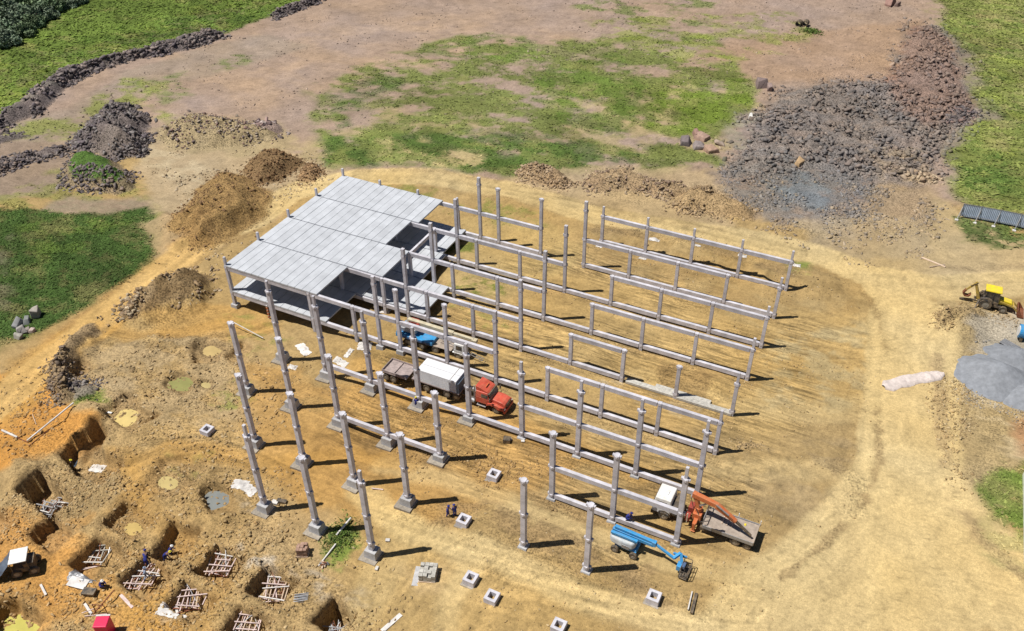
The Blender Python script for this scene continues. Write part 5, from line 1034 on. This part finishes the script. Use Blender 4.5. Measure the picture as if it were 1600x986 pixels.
# ---- blue water tank / lorry corner at the right edge
x, y, z = hit(1603, 532); t = thing('blue_tanker', 'blue tank with white front cut by the right edge of the view', 'tank', (x, y, z), .1)
P(t, 'tank', 'blue', lambda b: b.cyl((-1.2, 0, 1.3), (2.2, 0, 1.3), .9, None, 20), .03); P(t, 'end_cap', 'white', lambda b: b.cyl((-1.27, 0, 1.3), (-1.21, 0, 1.3), .7, None, 20), 0)
P(t, 'cradle', 'dark', lambda b: (b.box(-.9, -.6, -.8, .8, 0, .8), b.box(1.4, 1.7, -.8, .8, 0, .8)), .02)
x, y, z = hit(1577, 541); t = thing('pallet', 'grey pallet with a dark edge beside the sand piles', 'pallet', (x, y, z+.05), -.5)
for k in range(5): P(t, 'slat', 'steel', lambda b: b.box(-1.1, 1.1, -.6+k*.26, -.4+k*.26, .18, .22), 0)
P(t, 'bearer', 'dark', lambda b: [b.box(-1.05+k*1.0, -.95+k*1.0, -.6, .64, 0, .178) for k in range(3)], 0)
# ---- tip truck or dumper with a white canopy and blue-grey cover, left edge
x, y = -69.3, 27.9; t = thing('covered_cart', 'site buggy with a white flat canopy and a blue-grey cover sheet at the left edge', 'buggy', (x, y, gz(x, y)), .75)
P(t, 'canopy', 'white', lambda b: b.box(-.8, .9, -.95, .95, 2.2, 2.3, tx=.97, ty=.97), .04)
P(t, 'canopy_post', 'dark', lambda b: [b.bar((a, c, .6), (a, c, 2.2), .07) for a in (-.7, .8) for c in (-.85, .85)], 0)
P(t, 'body', 'dark', lambda b: (b.box(-.8, 1.3, -.7, .7, .5, 1.1), b.box(.3, 1.3, -.7, .7, 1.1, 1.6)), .05)
for a in (-.5, 1.1):
    for s in (-1, 1): wheel(t, a, s*.75, .5, .35, s)
m_ = MB(); nn = 9
for i_ in range(nn):
    for j_ in range(nn):
        u_, v_ = i_/(nn-1), j_/(nn-1); m_.v.append((-.8-2.3*u_, -1.05+2.1*v_, 2.0*(1-u_)**1.4+.15+.5*math.sin(v_*math.pi)*(1-abs(u_-.6))+random.uniform(-.06, .06)))
m_.f = [(a*nn+b, a*nn+b+1, (a+1)*nn+b+1, (a+1)*nn+b) for a in range(nn-1) for b in range(nn-1)]
o = m_.build('cover_sheet', MT['tarp_shade'], t); sl = o.modifiers.new('thick', 'SOLIDIFY'); sl.thickness = .04
x, y = -56.2, 26.2; t = thing('site_cabin', 'bright magenta cabin with a pale roof cut by the bottom edge', 'cabin', (x, y, gz(x, y)-.1), .5)
P(t, 'cabin_body', 'mag', lambda b: b.box(-.6, .6, -.6, .6, 0, 2.1), .05); P(t, 'roof_cap', 'mag', lambda b: b.box(-.66, .66, -.66, .66, 2.1, 2.2, tx=.9, ty=.9), .03); P(t, 'roof_rim', 'sheet', lambda b: b.box(-.66, .66, .5, .68, 2.21, 2.25), .01)
# ---- fence and hoarding
pts = [at(1499, 340, -1), at(1527, 345, -1), at(1556, 351, -1), at(1588, 358, -1), at(1622, 366, -1), at(1660, 375, -1)]
t = thing('corrugated_fence', 'blue-grey corrugated sheet fence on braced posts at the right meadow', 'fence', (pts[0][0], pts[0][1], gz(*pts[0])))
o0 = Vector(t.location)
for k in range(len(pts)-1):
    a = Vector((*pts[k], gz(*pts[k]))); b_ = Vector((*pts[k+1], gz(*pts[k+1]))); d = (b_-a); n_ = int(d.length/.12); m_ = MB(); nr = Vector((-d.y, d.x, 0)).normalized()
    for q in range(n_+1):
        p = a+d*(q/n_)-o0+nr*(.03*(1 if q % 2 else -1)); m_.v += [tuple(p+Vector((0, 0, .25))), tuple(p+Vector((0, 0, 2.3))+nr*.1)]
    m_.f = [(2*q, 2*q+2, 2*q+3, 2*q+1) for q in range(n_)]; o = m_.build('corrugated_panel', MT['fence'], t); sl = o.modifiers.new('t', 'SOLIDIFY'); sl.thickness = .015
    P(t, 'rail', 'steel', lambda b: (b.bar(a-o0+Vector((0, 0, 2.34))+nr*.1, b_-o0+Vector((0, 0, 2.34))+nr*.1, .07), b.bar(a-o0-nr*.1+Vector((0, 0, .5)), b_-o0-nr*.1+Vector((0, 0, .5)), .06)), 0)
for k, p in enumerate(pts):
    a = Vector((*p, gz(*p)))-o0; P(t, 'post', 'steel', lambda b: (b.bar(a, a+Vector((0, 0, 2.4))+Vector((.02, .1, 0)), .11), b.bar(a+Vector((-.35, -1.1, .05)), a+Vector((0, 0, 1.9)), .08)), 0)
    P(t, 'foot_block', 'sheet', lambda b: b.box(a.x-.6, a.x-.1, a.y-1.4, a.y-.9, a.z-.1, a.z+.15), .04)
p0, p1 = at(1596.5, 745, -1), at(1598.5, 885, -1); x, y = p0
t = thing('white_hoarding', 'thin white panel fence running along the right edge of the view', 'fence', (x, y, gz(x, y))); d = Vector((p1[0]-x, p1[1]-y, 0)); nn = 7
for k in range(nn):
    a, b_ = d*(k/nn), d*((k+.97)/nn); P(t, 'fence_panel', 'white', lambda b: b.bar(a+Vector((0, 0, 1.0)), b_+Vector((0, 0, 1.0)), .05, 1.9), 0)
    P(t, 'post', 'steel', lambda b: b.bar(a+Vector((.06, 0, -.2)), a+Vector((.06, 0, 2.05)), .08), 0)
# ---- pale erosion sock across the road
pl = [Vector((*at(a, b, -.6), 0)) for a, b in [(1381, 604), (1400, 598), (1425, 592), (1450, 588), (1474, 585)]]
m_ = MB(); org = pl[0]; ns = 56; nr = 11
for q in range(ns+1):
    u_ = q/ns*(len(pl)-1); k = min(int(u_), len(pl)-2); p = pl[k].lerp(pl[k+1], u_-k); d = (pl[k+1]-pl[k]).normalized(); nr_ = Vector((-d.y, d.x, 0)); wv = (.95+.06*math.sin(q*.35)+.04*random.random())*min(1, .35+q*.12, .35+(ns-q)*.12)
    for j in range(nr):
        an = math.pi*j/(nr-1); off = math.cos(an)*wv; p2 = p+nr_*off; m_.v.append(tuple(Vector((p2.x, p2.y, gz(p2.x, p2.y)-.08+math.sin(an)*(.42+.04*math.sin(q*.5)+.03*random.random())))-Vector((org.x, org.y, 0))))
m_.f = [(a*nr+b, a*nr+b+1, (a+1)*nr+b+1, (a+1)*nr+b) for a in range(ns) for b in range(nr-1)]
o = m_.build('plank_cover', plain('pinkish_sheet', (.58, .50, .46), .85, 0, .15, 1.6, .5), None, 0, loc=(org.x, org.y, 0)); o.name = 'fabric_roll'; tag(o, 'long pale fabric-covered hump lying across the sandy road', 'barrier')
# ------------------------------------------------------------------ pools of water in the pits
_pk = {(p[0], p[1]): w_ for p, w_ in zip(POOLS, POOLW)}
def pool(px, py, col, lab):
    x, y, rx, ry, z = _pk[(px, py)]; rx, ry, rz, dz = rx*1.6, ry*1.6, 0, -.10; n = 28; m = MB(); m.v = [(0, 0, 0)]+[(rx*math.cos(6.283*k/n)*(1+.08*math.sin(3*6.283*k/n+px)), ry*math.sin(6.283*k/n)*(1+.08*math.sin(2*6.283*k/n+py)), 0) for k in range(n)]
    m.f = [(0, 1+k, 1+(k+1) % n) for k in range(n)]; o = m.build('pool_water', watermat('water_'+str(px), col), None, 0, loc=(x, y, z+.10+dz), rot=(0, 0, rz)); tag(o, lab, None, None, 'structure')
pool(200, 651, (.56,.43,.17), 'yellow muddy pool'); pool(283, 600, (.25,.24,.085), 'olive pool'); pool(340, 779, (.20,.21,.20), 'grey pool'); pool(330, 548, (.45,.33,.14), 'tan pool')
pool(265, 756, (.46,.36,.15), 'shallow pool'); pool(24, 980, (.46,.42,.11), 'yellow-green pool'); pool(321, 603, (.43,.34,.15), 'small pool'); pool(210, 824, (.46,.33,.12), 'ochre pool')
# ------------------------------------------------------------------ people
def chain_body(name, joints, edges, rad, mat, parent, root=0, sub=1):
    m = bpy.data.meshes.new(name); m.from_pydata(joints, edges, []); m.update(); o = bpy.data.objects.new(name, m); link(o, parent); m.materials.append(mat)
    sk = o.modifiers.new('skin', 'SKIN'); sk.use_smooth_shade = True; sl = m.skin_vertices[0].data if m.skin_vertices else None
    if sl is None:
        import bmesh
        b = bmesh.new(); b.from_mesh(m); b.verts.layers.skin.verify(); b.to_mesh(m); b.free(); sl = m.skin_vertices[0].data
    for k, r in enumerate(rad): sl[k].radius = (r, r)
    sl[root].use_root = True; ss = o.modifiers.new('sub', 'SUBSURF'); ss.levels = sub; ss.render_levels = sub
    return o
POSES = {
 'stand': dict(hip=.93, lean=0, arms=[((.05, .25, 1.15), (.12, .24, .88)), ((.02, -.25, 1.15), (.10, -.22, .88))], knees=[(.02, .11, .5), (.0, -.11, .5)], feet=[(0, .12, .06), (0, -.12, .06)]),
 'talk': dict(hip=.93, lean=.05, arms=[((.08, .25, 1.16), (.30, .14, 1.12)), ((.02, -.25, 1.15), (.08, -.22, .88))], knees=[(.05, .12, .5), (-.02, -.10, .5)], feet=[(.10, .13, .06), (-.12, -.11, .06)]),
 'bend': dict(hip=.85, lean=.50, arms=[((.62, .22, .95), (.72, .18, .66)), ((.60, -.22, .95), (.74, -.16, .62))], knees=[(.12, .13, .46), (.05, -.13, .47)], feet=[(.02, .14, .06), (-.10, -.14, .06)]),
 'crouch': dict(hip=.42, lean=.28, arms=[((.42, .24, .62), (.62, .16, .45)), ((.42, -.24, .62), (.62, -.14, .42))], knees=[(.42, .17, .50), (.38, -.17, .42)], feet=[(.10, .15, .06), (.02, -.15, .06)]),
 'walk': dict(hip=.91, lean=.06, arms=[((.16, .25, 1.15), (.34, .22, .98)), ((-.12, -.25, 1.15), (-.10, -.24, .90))], knees=[(.22, .10, .52), (-.02, -.10, .48)], feet=[(.32, .11, .06), (-.32, -.11, .10)])}
def person(x, y, z, rz, pose, lab, helm='helmY', top='overall'):
    p = POSES[pose]; t = thing('person', lab, 'person', (x, y, z), rz, None); h = p['hip']; l = p['lean']; c = math.sqrt(max(.02, 1-l*l*1.3))
    def T(f): return (l*f*1.2, 0, h+.52*f*c)         # along the spine
    neck, chest, waist, head = T(1.03), T(.78), T(.35), (T(1.0)[0]+.05+l*.25, 0, T(1.0)[2]+.20*max(.35, c))
    J = [(0, 0, h), waist, chest, neck, head]; Rr = [.14, .13, .15, .065, .095]; E_ = [(0, 1), (1, 2), (2, 3), (3, 4)]
    for s, (el, ha), kn, ft in zip((1, -1), p['arms'], p['knees'], p['feet']):
        k = len(J); sh = (chest[0]+(neck[0]-chest[0])*.4, s*.19, chest[2]+(neck[2]-chest[2])*.5); hd = tuple(np.array(ha)+(np.array(ha)-np.array(el))*.22)
        J += [sh, el, ha, hd, (0, s*.10, h-.06), kn, (ft[0], ft[1], ft[2]+.06), (ft[0]+.15, ft[1], .05)]; Rr += [.07, .05, .037, .042, .10, .07, .05, .045]
        E_ += [(2, k), (k, k+1), (k+1, k+2), (k+2, k+3), (0, k+4), (k+4, k+5), (k+5, k+6), (k+6, k+7)]
    chain_body('body', J, E_, Rr, MT['skin'], t)
    n_body = [k for k in range(len(J)) if k not in (3, 4, 8, 12, 16, 20)]
    keep = [0, 1, 2]; JJ = [J[0], J[1], J[2]]; RR = [.165, .155, .175]; EE = [(0, 1), (1, 2)]
    for b0 in (5, 13):
        k = len(JJ); JJ += [J[b0], J[b0+1], J[b0+2], J[b0+4], J[b0+5], tuple(np.array(J[b0+6])+np.array((0, 0, .05)))]; RR += [.09, .07, .052, .125, .09, .075]
        EE += [(2, k), (k, k+1), (k+1, k+2), (0, k+3), (k+3, k+4), (k+4, k+5)]
    chain_body('overalls', JJ, EE, RR, MT[top], t)
    for b0, s in ((5, 1), (13, -1)):
        f = J[b0+6]; b = MB(); b.box(f[0]-.08, f[0]+.22, f[1]-.055, f[1]+.055, 0, .12, tx=.8, ty=.8); b.build('boot', MT['boot'], t, .03)
    for s in (-1, 1):       # fingers and thumb on each hand
        b0 = 5 if s > 0 else 13; hd = np.array(J[b0+3]); el = np.array(J[b0+2]); d = hd-el; d = d/np.linalg.norm(d); b = MB()
        for q, ln in enumerate((.07, .085, .09, .07)): a = hd+np.array((0, 0, 0))+np.array((-.03+.02*q, 0, 0)); b.bar(a, a+d*ln, .017)
        b.bar(hd-d*.02, hd+d*.03+np.array((0, -s*.05, 0)), .02); b.build('fingers', MT['skin'], t)
    hx, hy, hz = head; b = MB()
    b.cyl((hx, hy, hz+.03), (hx+.0, hy, hz+.12), .125, .105, 14); b.cyl((hx, hy, hz+.12), (hx, hy, hz+.165), .105, .05, 14); b.cyl((hx+.03, hy, hz+.025), (hx+.03, hy, hz+.04), .155, None, 14); b.build('helmet', MT[helm], t, .01)
    b = MB(); b.box(hx+.085, hx+.125, hy-.015, hy+.015, hz-.04, hz+.0); b.build('nose', MT['skin'], t)
    b = MB(); [b.box(hx+.075, hx+.10, hy+s*.035-.012, hy+s*.035+.012, hz-.0, hz+.02) for s in (-1, 1)]; b.build('eyes', MT['boot'], t)
    return t
def pers(px, py, rz, pose, lab, helm='helmY', top='overall', dz=0): x, y, z = hit(px, py); return person(x, y, z+dz, rz, pose, lab, helm, top)
pers(700, 807, .3, 'talk', 'worker in blue overalls, left one of the pair by the hollow footing', 'overall'); pers(711, 806, 2.6, 'stand', 'worker in blue overalls, right one of the pair by the hollow footing', 'overall')
pers(651, 638, 1.9, 'talk', 'worker in blue with a yellow helmet standing at a column footing')
pers(253, 860, .4, 'bend', 'worker in blue with a yellow helmet bending in the small pit', 'helmY', dz=.1); pers(265, 866, .7, 'crouch', 'worker in blue with a white helmet crouching in the small pit', 'helmW', dz=.1)
pers(158, 916, .1, 'crouch', 'worker in blue with a white helmet crouching on the open ground', 'helmW')
pers(232, 888, 2.2, 'bend', 'worker in blue bending over the rear of the timber forms', 'overall', dz=.5); pers(232, 910, 1.2, 'walk', 'worker in light vest striding across the timber forms', 'vest', 'vest', dz=.6)
pers(106, 712, .8, 'stand', 'worker with a yellow helmet standing deep in the dark pit', 'helmY', 'boot')
bx_, by_ = at(978, 812, .2); person(bx_, gy(2)+.05, .12, .2, 'crouch', 'worker in blue crouching on the ground beam beside the blue lift', 'overall')
# ------------------------------------------------------------------ timber forms in the pits
def forms(px, py, w_, d_, rz, lab, n=6, seed=0, dz=.15, top='woodp', legs=True):
    x, y, z = hit(px, py); g = random.Random(seed); t = thing('timber_form', lab, 'formwork', (x, y, z+dz), rz, 'timber forms set in the footing pits')
    for k in range(n):
        a = -w_/2+w_*k/(n-1)+g.uniform(-.12, .12); P(t, 'batten', top if g.random() < .7 else 'wood', lambda b: b.bar((a, -d_/2-g.uniform(-.3, .6), .62+g.uniform(-.05, .1)), (a+g.gauss(0, .28), d_/2+g.uniform(-.4, .6), .62+g.uniform(-.15, .1)), .10, .08), 0)
    for k in range(4):
        a = -d_/2+d_*k/3+g.uniform(-.15, .15); P(t, 'cross_batten', top if g.random() < .7 else 'sheet', lambda b: b.bar((-w_/2-g.uniform(-.3, .6), a, .74), (w_/2+g.uniform(-.4, .5), a+g.gauss(0, .25), .74+g.uniform(-.1, .2)), .11, .09), 0)
    for k in range(6): P(t, 'reinforcing_bar', 'rust' if k % 2 else 'steel', lambda b: b.bar((g.uniform(-w_*.6, w_*.6), -d_/2, g.uniform(.1, .6)), (g.uniform(-w_*.6, w_*.6), d_/2+.3, g.uniform(.2, 1.1)), .05), 0)
    P(t, 'form_box', 'wood', lambda b: (b.box(-w_/3, w_/3, -d_/3, -d_/3+.04, 0, .56), b.box(-w_/3, w_/3, d_/3-.04, d_/3, 0, .56), b.box(-w_/3, -w_/3+.04, -d_/3+.05, d_/3-.05, 0, .56), b.box(w_/3-.04, w_/3, -d_/3+.05, d_/3-.05, 0, .56)), 0)
    for k in range(4): P(t, 'prop', 'woodp' if k % 2 else 'rust', lambda b: b.bar((g.uniform(-w_/2, w_/2), -d_/2, .1), (-w_/2-g.uniform(.2, 1.4), -d_/2+g.uniform(-.8, .8), .3), .09), 0)
forms(348, 888, 2.0, 2.2, .35, 'timber forms with a small square top left of the whitish spill', 6, 1)
forms(434, 925, 2.4, 2.4, .40, 'timber forms of close battens at the right of the pit rows', 7, 2)
forms(304, 938, 2.3, 2.4, .45, 'timber forms with a rusty brace below the two workers', 6, 3)
forms(392, 976, 2.3, 2.2, .40, 'timber forms nearest the bottom edge of the view', 6, 4)
forms(228, 904, 2.6, 2.6, .30, 'timber forms with two workers standing on them', 7, 5, .0)
forms(155, 872, 1.8, 1.9, .45, 'broken timber forms half buried in grey rubble', 5, 6, -.1, 'block')
forms(62, 772, 1.9, 1.6, .25, 'dark timber forms in the square pit at the left', 5, 7, .1, 'steel'); forms(96, 790, 1.7, 1.2, .25, 'low dark forms on the rim beside the square pit', 5, 8, -.2, 'steel')
forms(520, 968, 1.6, 1.6, .5, 'small grey forms in the deep pit at the bottom', 5, 9, .4, 'steel')
# ------------------------------------------------------------------ blocks, boards, poles and sheets
def block_pile(px, py, rz, lab, nx_, ny_, nz_, mat, sz=(.42, .42, .22), pad=True):
    x, y, z = hit(px, py); t = thing('block_pile', lab, 'block pile', (x, y, z), rz)
    for k in range(nz_):
        for a in range(nx_):
            for c in range(ny_):
                if k == nz_-1 and random.random() < .25: continue
                j = random.uniform(-.02, .02); P(t, 'block', mat, lambda b: b.box((a-nx_/2)*sz[0]+j, (a+1-nx_/2)*sz[0]-.02+j, (c-ny_/2)*sz[1]+j, (c+1-ny_/2)*sz[1]-.02+j, .1+k*sz[2], .1+(k+1)*sz[2]-.012), .01)
    P(t, 'pallet', 'wood', lambda b: b.box(-nx_*sz[0]/2-.05, nx_*sz[0]/2+.05, -ny_*sz[1]/2-.05, ny_*sz[1]/2+.05, -.05, .095), 0)
    if pad: P(t, 'footing_pad', 'concD', lambda b: b.box(-1.5, .9, -1.3, 1.0, -.2, -.052), .02)
block_pile(670, 899, .35, 'square pile of pale concrete blocks on a pad in the front lane', 4, 4, 4, 'block')
block_pile(474, 864, .45, 'small cube of reddish blocks between the two frontmost columns', 3, 3, 5, 'brick', (.36, .36, .2), False)
def slab_board(px, py, lx, ly, rz, mat, lab, cat, th=.06, tilt=(0, 0), name='board', dz=.05, lz=None):
    x, y, z = hit(px, py); m = MB(); m.box(-lx/2, lx/2, -ly/2, ly/2, 0, th); o = m.build(name, MT[mat], None, .01, loc=(x, y, z+dz), rot=(tilt[0], tilt[1], rz)); return tag(o, lab, cat)
slab_board(122, 911, 1.9, 1.1, .25, 'sheet', 'pale flat board on the ground left of the crouching worker', 'board', tilt=(.05, .1))
slab_board(140, 926, 1.3, .8, .35, 'dark', 'dark board with one pale edge below the crouching worker', 'board', .25)
slab_board(198, 940, 2.2, .3, -.25, 'woodp', 'single pale plank lying right of the rusty frame', 'plank', name='timber_plank')
slab_board(68, 922, 1.6, .22, -.4, 'sheet', 'short white plank on the orange ground', 'plank', name='timber_plank'); slab_board(138, 952, 1.6, .25, -.35, 'sheet', 'white plank at the upper end of the rusty frame', 'plank', name='timber_plank')
slab_board(276, 948, 2.4, .25, -.7, 'sheet', 'pale plank lying on the whitish spill', 'plank', name='timber_plank', dz=.15)
slab_board(612, 974, 2.4, .45, 1.3, 'sheet', 'pinkish-white plank cut near the bottom edge in the track', 'plank', .1, name='timber_plank')
slab_board(1022, 942, .5, .3, .2, 'steel', 'tiny metal plate beside the lone hollow footing', 'plate', .1, name='metal_plate')
slab_board(1084, 944, .28, 2.3, 0.1, 'dark', 'thin dark beam standing in a hole at the lower right', 'beam', .2, name='steel_bar'); slab_board(1078, 940, .12, 2.1, .12, 'sheet', 'pale batten beside the dark beam at the lower right', 'plank', .2, name='timber_plank')
slab_board(170, 645, .9, .25, .2, 'white', 'short white board by the yellow pool', 'plank', name='timber_plank')
slab_board(792, 690, .8, .7, .3, 'dark', 'small dark crate lying in the lane under the beams', 'crate', .5, name='crate'); slab_board(797, 687, .35, .4, 1, 'sheet', 'crumpled white paper beside the dark crate', 'litter', .15, name='paper_litter'); slab_board(817, 690, .4, .3, .4, 'sheet', 'white scrap on the ground right of the dark crate', 'litter', .12, name='paper_litter')
slab_board(606, 845, .45, .35, .4, 'sheet', 'white scrap right of the frontmost column', 'litter', .15, name='paper_litter'); slab_board(589, 889, .3, .45, .2, 'sheet', 'white scrap below the frontmost column footing', 'litter', .15, name='paper_litter')
slab_board(590, 765, 1.3, .12, .3, 'woodp', 'small cross of pale battens by the second front column footing', 'plank', .1, name='timber_plank')
slab_board(441, 785, 1.1, .45, .2, 'dark', 'dark barrow-like tray in the shadow of the left column', 'tray', .3, name='metal_tray'); slab_board(430, 786, .7, .5, .2, 'sheet', 'pale sack beside the dark tray', 'sack', .2, name='cement_sack')
for k, (a, b_) in enumerate([((1228, 470), (1236, 478))]): pass
def pole(p, q, r, mat, lab, cat='pole', name='pole', z1=.08, z2=.08):
    x0, y0, z0 = hit(*p); x1, y1, z1_ = hit(*q); m = MB(); m.cyl((0, 0, z1), (x1-x0, y1-y0, z1_-z0+z2), r, None, 8); o = m.build(name, MT[mat], None, 0, loc=(x0, y0, z0)); tag(o, lab, cat)
pole((43, 690), (117, 634), .10, 'sheet', 'long pale pipe lying across the orange ground', 'pipe', 'long_pipe', .15, .5)
pole((4, 674), (28, 685), .13, 'sheet', 'short pale pipe at the left edge on the orange ground', 'pipe', 'short_pipe', .2, .2)
pole((0, 672), (44, 692), .05, 'rust', 'rusty bar from the short pipe to the long pipe', 'bar', 'rusty_bar')
pole((45, 698), (82, 668), .05, 'rust', 'bent rusty bar below the long pale pipe', 'bar', 'rusty_bar'); pole((51, 648), (57, 664), .04, 'wood', 'thin stick on the orange ground above the long pipe', 'stick', 'stick')
pole((498, 885), (525, 852), .09, 'sheet', 'lower half of the jointed pole in the weeds', 'pole', z2=.2); pole((526, 838), (549, 813), .11, 'sheet', 'upper half of the jointed pole in the weeds', 'pole', z1=.2, z2=.4)
pole((363, 512), (412, 531), .06, 'sheet', 'thin pale pole leaning from the top-left column across the weeds', 'pole', z1=1.2, z2=.3)
pole((146, 962), (182, 928), .06, 'rust', 'long rusty bar of the bent frame near the bottom', 'bar', 'rusty_bar', .2, .7)
pole((1440, 403), (1477, 418), .14, 'wood', 'pale log lying beside the loop road at the right', 'log', 'timber_log')
pole((1452, 418), (1476, 414), .08, 'wood', 'thin pale branch beside the log at the right', 'branch', 'branch')
x, y, z = hit(160, 960); t = thing('steel_trestle', 'rusty rectangular steel frame standing near the bottom edge', 'frame', (x, y, z), .3)
P(t, 'upright', 'rust', lambda b: [b.bar((a, 0, 0), (a, 0, 1.5), .06) for a in (-.6, .6)], 0); P(t, 'cross_bar', 'rust', lambda b: [b.bar((-.6, 0, c), (.6, 0, c), .06) for c in (.1, 1.5)], 0); P(t, 'strut', 'woodp', lambda b: (b.bar((-.6, 0, .8), (-1.9, -.3, .2), .07), b.bar((.6, 0, .2), (-1.5, -.5, .1), .07)), 0)
def sheet(px, py, lx, ly, rz, lab, mat='sheet', amp=.25, seed=1, name='plastic_sheet', dz=.03):
    x, y, z = hit(px, py); n = 14; m = MB(); g = np.random.default_rng(seed)
    for i in range(n):
        for j in range(n):
            u_, v_ = (i/(n-1)-.5)*lx, (j/(n-1)-.5)*ly; e = .12*math.sin(i*1.3+seed)+.12*math.sin(j*1.7); c, s = math.cos(rz), math.sin(rz); wx, wy = x+u_*c-v_*s+e*.5, y+u_*s+v_*c+e*.4
            m.v.append((wx-x, wy-y, gz(wx, wy)-z+dz+amp*(.35+.5*abs(math.sin(u_*2.1+seed))*abs(math.cos(v_*1.7))+g.uniform(-.12, .12))*(1-max(abs(i/(n-1)-.5), abs(j/(n-1)-.5))*1.9)))
    m.f = [(a*n+b, a*n+b+1, (a+1)*n+b+1, (a+1)*n+b) for a in range(n-1) for b in range(n-1)]; o = m.build(name, MT[mat], None, 0, loc=(x, y, z)); sl = o.modifiers.new('t', 'SOLIDIFY'); sl.thickness = .02; tag(o, lab, 'sheet')
sheet(375, 757, 1.8, 1.3, .3, 'crumpled white sheet, upper one beside the grey pool', seed=2); sheet(390, 766, 1.6, 1.2, -.2, 'crumpled white sheet, lower one beside the grey pool', seed=3)
sheet(570, 541, 1.7, 1.5, .4, 'bundled white plastic at the foot of the ground beam', amp=.9, seed=4); sheet(474, 546, 2.6, 1.2, -.5, 'scatter of white plastic strips in the lane before the deck', amp=.3, seed=5); sheet(545, 552, .7, 1.6, .0, 'small white torn strip right of the plastic scatter', seed=6)
sheet(602, 487, 1.5, 1.0, .2, 'white bundle under the lower deck edge by the tall column', amp=.8, seed=7); sheet(457, 574, 1.2, .8, .2, 'pale rags at the foot of the second-row column', amp=.4, seed=8); sheet(532, 566, 2.2, .9, -.2, 'pale rags behind the long ground beam', amp=.4, seed=9)
sheet(130, 900, 2.6, 1.5, .3, 'ragged grey mesh beside the buried forms', 'steel', .3, seed=11); sheet(265, 955, 2.3, 1.4, .2, 'thin whitish slurry sheet left of the timber forms', 'sheet', .05, seed=12); sheet(115, 726, .8, .8, .2, 'blue-grey rag beside the deep pit', 'tarp_shade', .2, seed=13); sheet(152, 732, 1.8, 1.2, .3, 'pale grey sheet at the mouth of the deep pit', 'sheet', .3, seed=14)
sheet(1022, 374, 1.6, .8, .1, 'pale flat sheet under the rear frame', 'sheet', .15, seed=15); sheet(936, 385, .9, .5, 0, 'small white sheet at the rear column', 'sheet', .15, seed=16)
sheet(1004, 404, 1.0, .5, 0, 'small white sheet under the second rear frame', 'sheet', .15, seed=17); sheet(1160, 400, 1.2, .7, .1, 'pair of white scraps behind the rear frame', 'sheet', .3, seed=18); sheet(1245, 415, 1.1, .8, .1, 'white heap beside the right rear column', 'sheet', .4, seed=19); sheet(1090, 384, 1.0, .5, .1, 'white scraps left of the third rear column', 'sheet', .25, seed=20)
x, y, z = hit(471, 936); t = thing('rebar_bundle', 'small bundle of tied bars between the pits at the bottom', 'bundle', (x, y, z), .5)
for k in range(6): P(t, 'bar', 'steel', lambda b: b.bar((-.7, -.4+k*.15, .15+.1*(k % 2)), (.7, -.35+k*.15, .35), .07), 0)
P(t, 'tie', 'dark', lambda b: b.box(-.3, .3, -.5, .45, 0, .14), 0)
x, y, z = hit(505, 884); t = thing('rubbish_heap', 'small reddish scrap heap at the lower end of the pole', 'heap', (x, y, z), 0)
for k in range(6): P(t, 'scrap', ['rust', 'wood', 'steel'][k % 3], lambda b: b.bar((random.uniform(-.6, .6), random.uniform(-.5, .5), .1), (random.uniform(-.7, .7), random.uniform(-.5, .5), .35), .14), 0)
x, y, z = hit(1253, 40); t = thing('pipe_ends', 'pair of black pipe ends lying far off on the gravel plain', 'pipe', (x, y, z), .2)
for s in (-1, 1): P(t, 'pipe', 'black', lambda b: b.ring((s*.75, s*.2, .6), (.3, 1, 0), .7, .52, 1.6), 0)
# orange and white mesh strip on the tall column by the deck
x, y = gx(-3)+1.6, gy(4)-4.2; x, y, z = hit(421, 498); t = thing('safety_barrier', 'small orange and white striped barrier beside the deck corner column', 'barrier', (x, y, z), .2)
P(t, 'stripe', 'orange', lambda b: [b.box(-.12, .12, -.12, .12, .25+k*.5, .5+k*.5) for k in range(4)], 0); P(t, 'pole', 'white', lambda b: b.cyl((0, 0, 0), (0, 0, 2.3), .1, None, 10), 0)
for o in bpy.data.objects:
    if o.get('category') and not o.get('kind'): o['kind'] = 'thing'
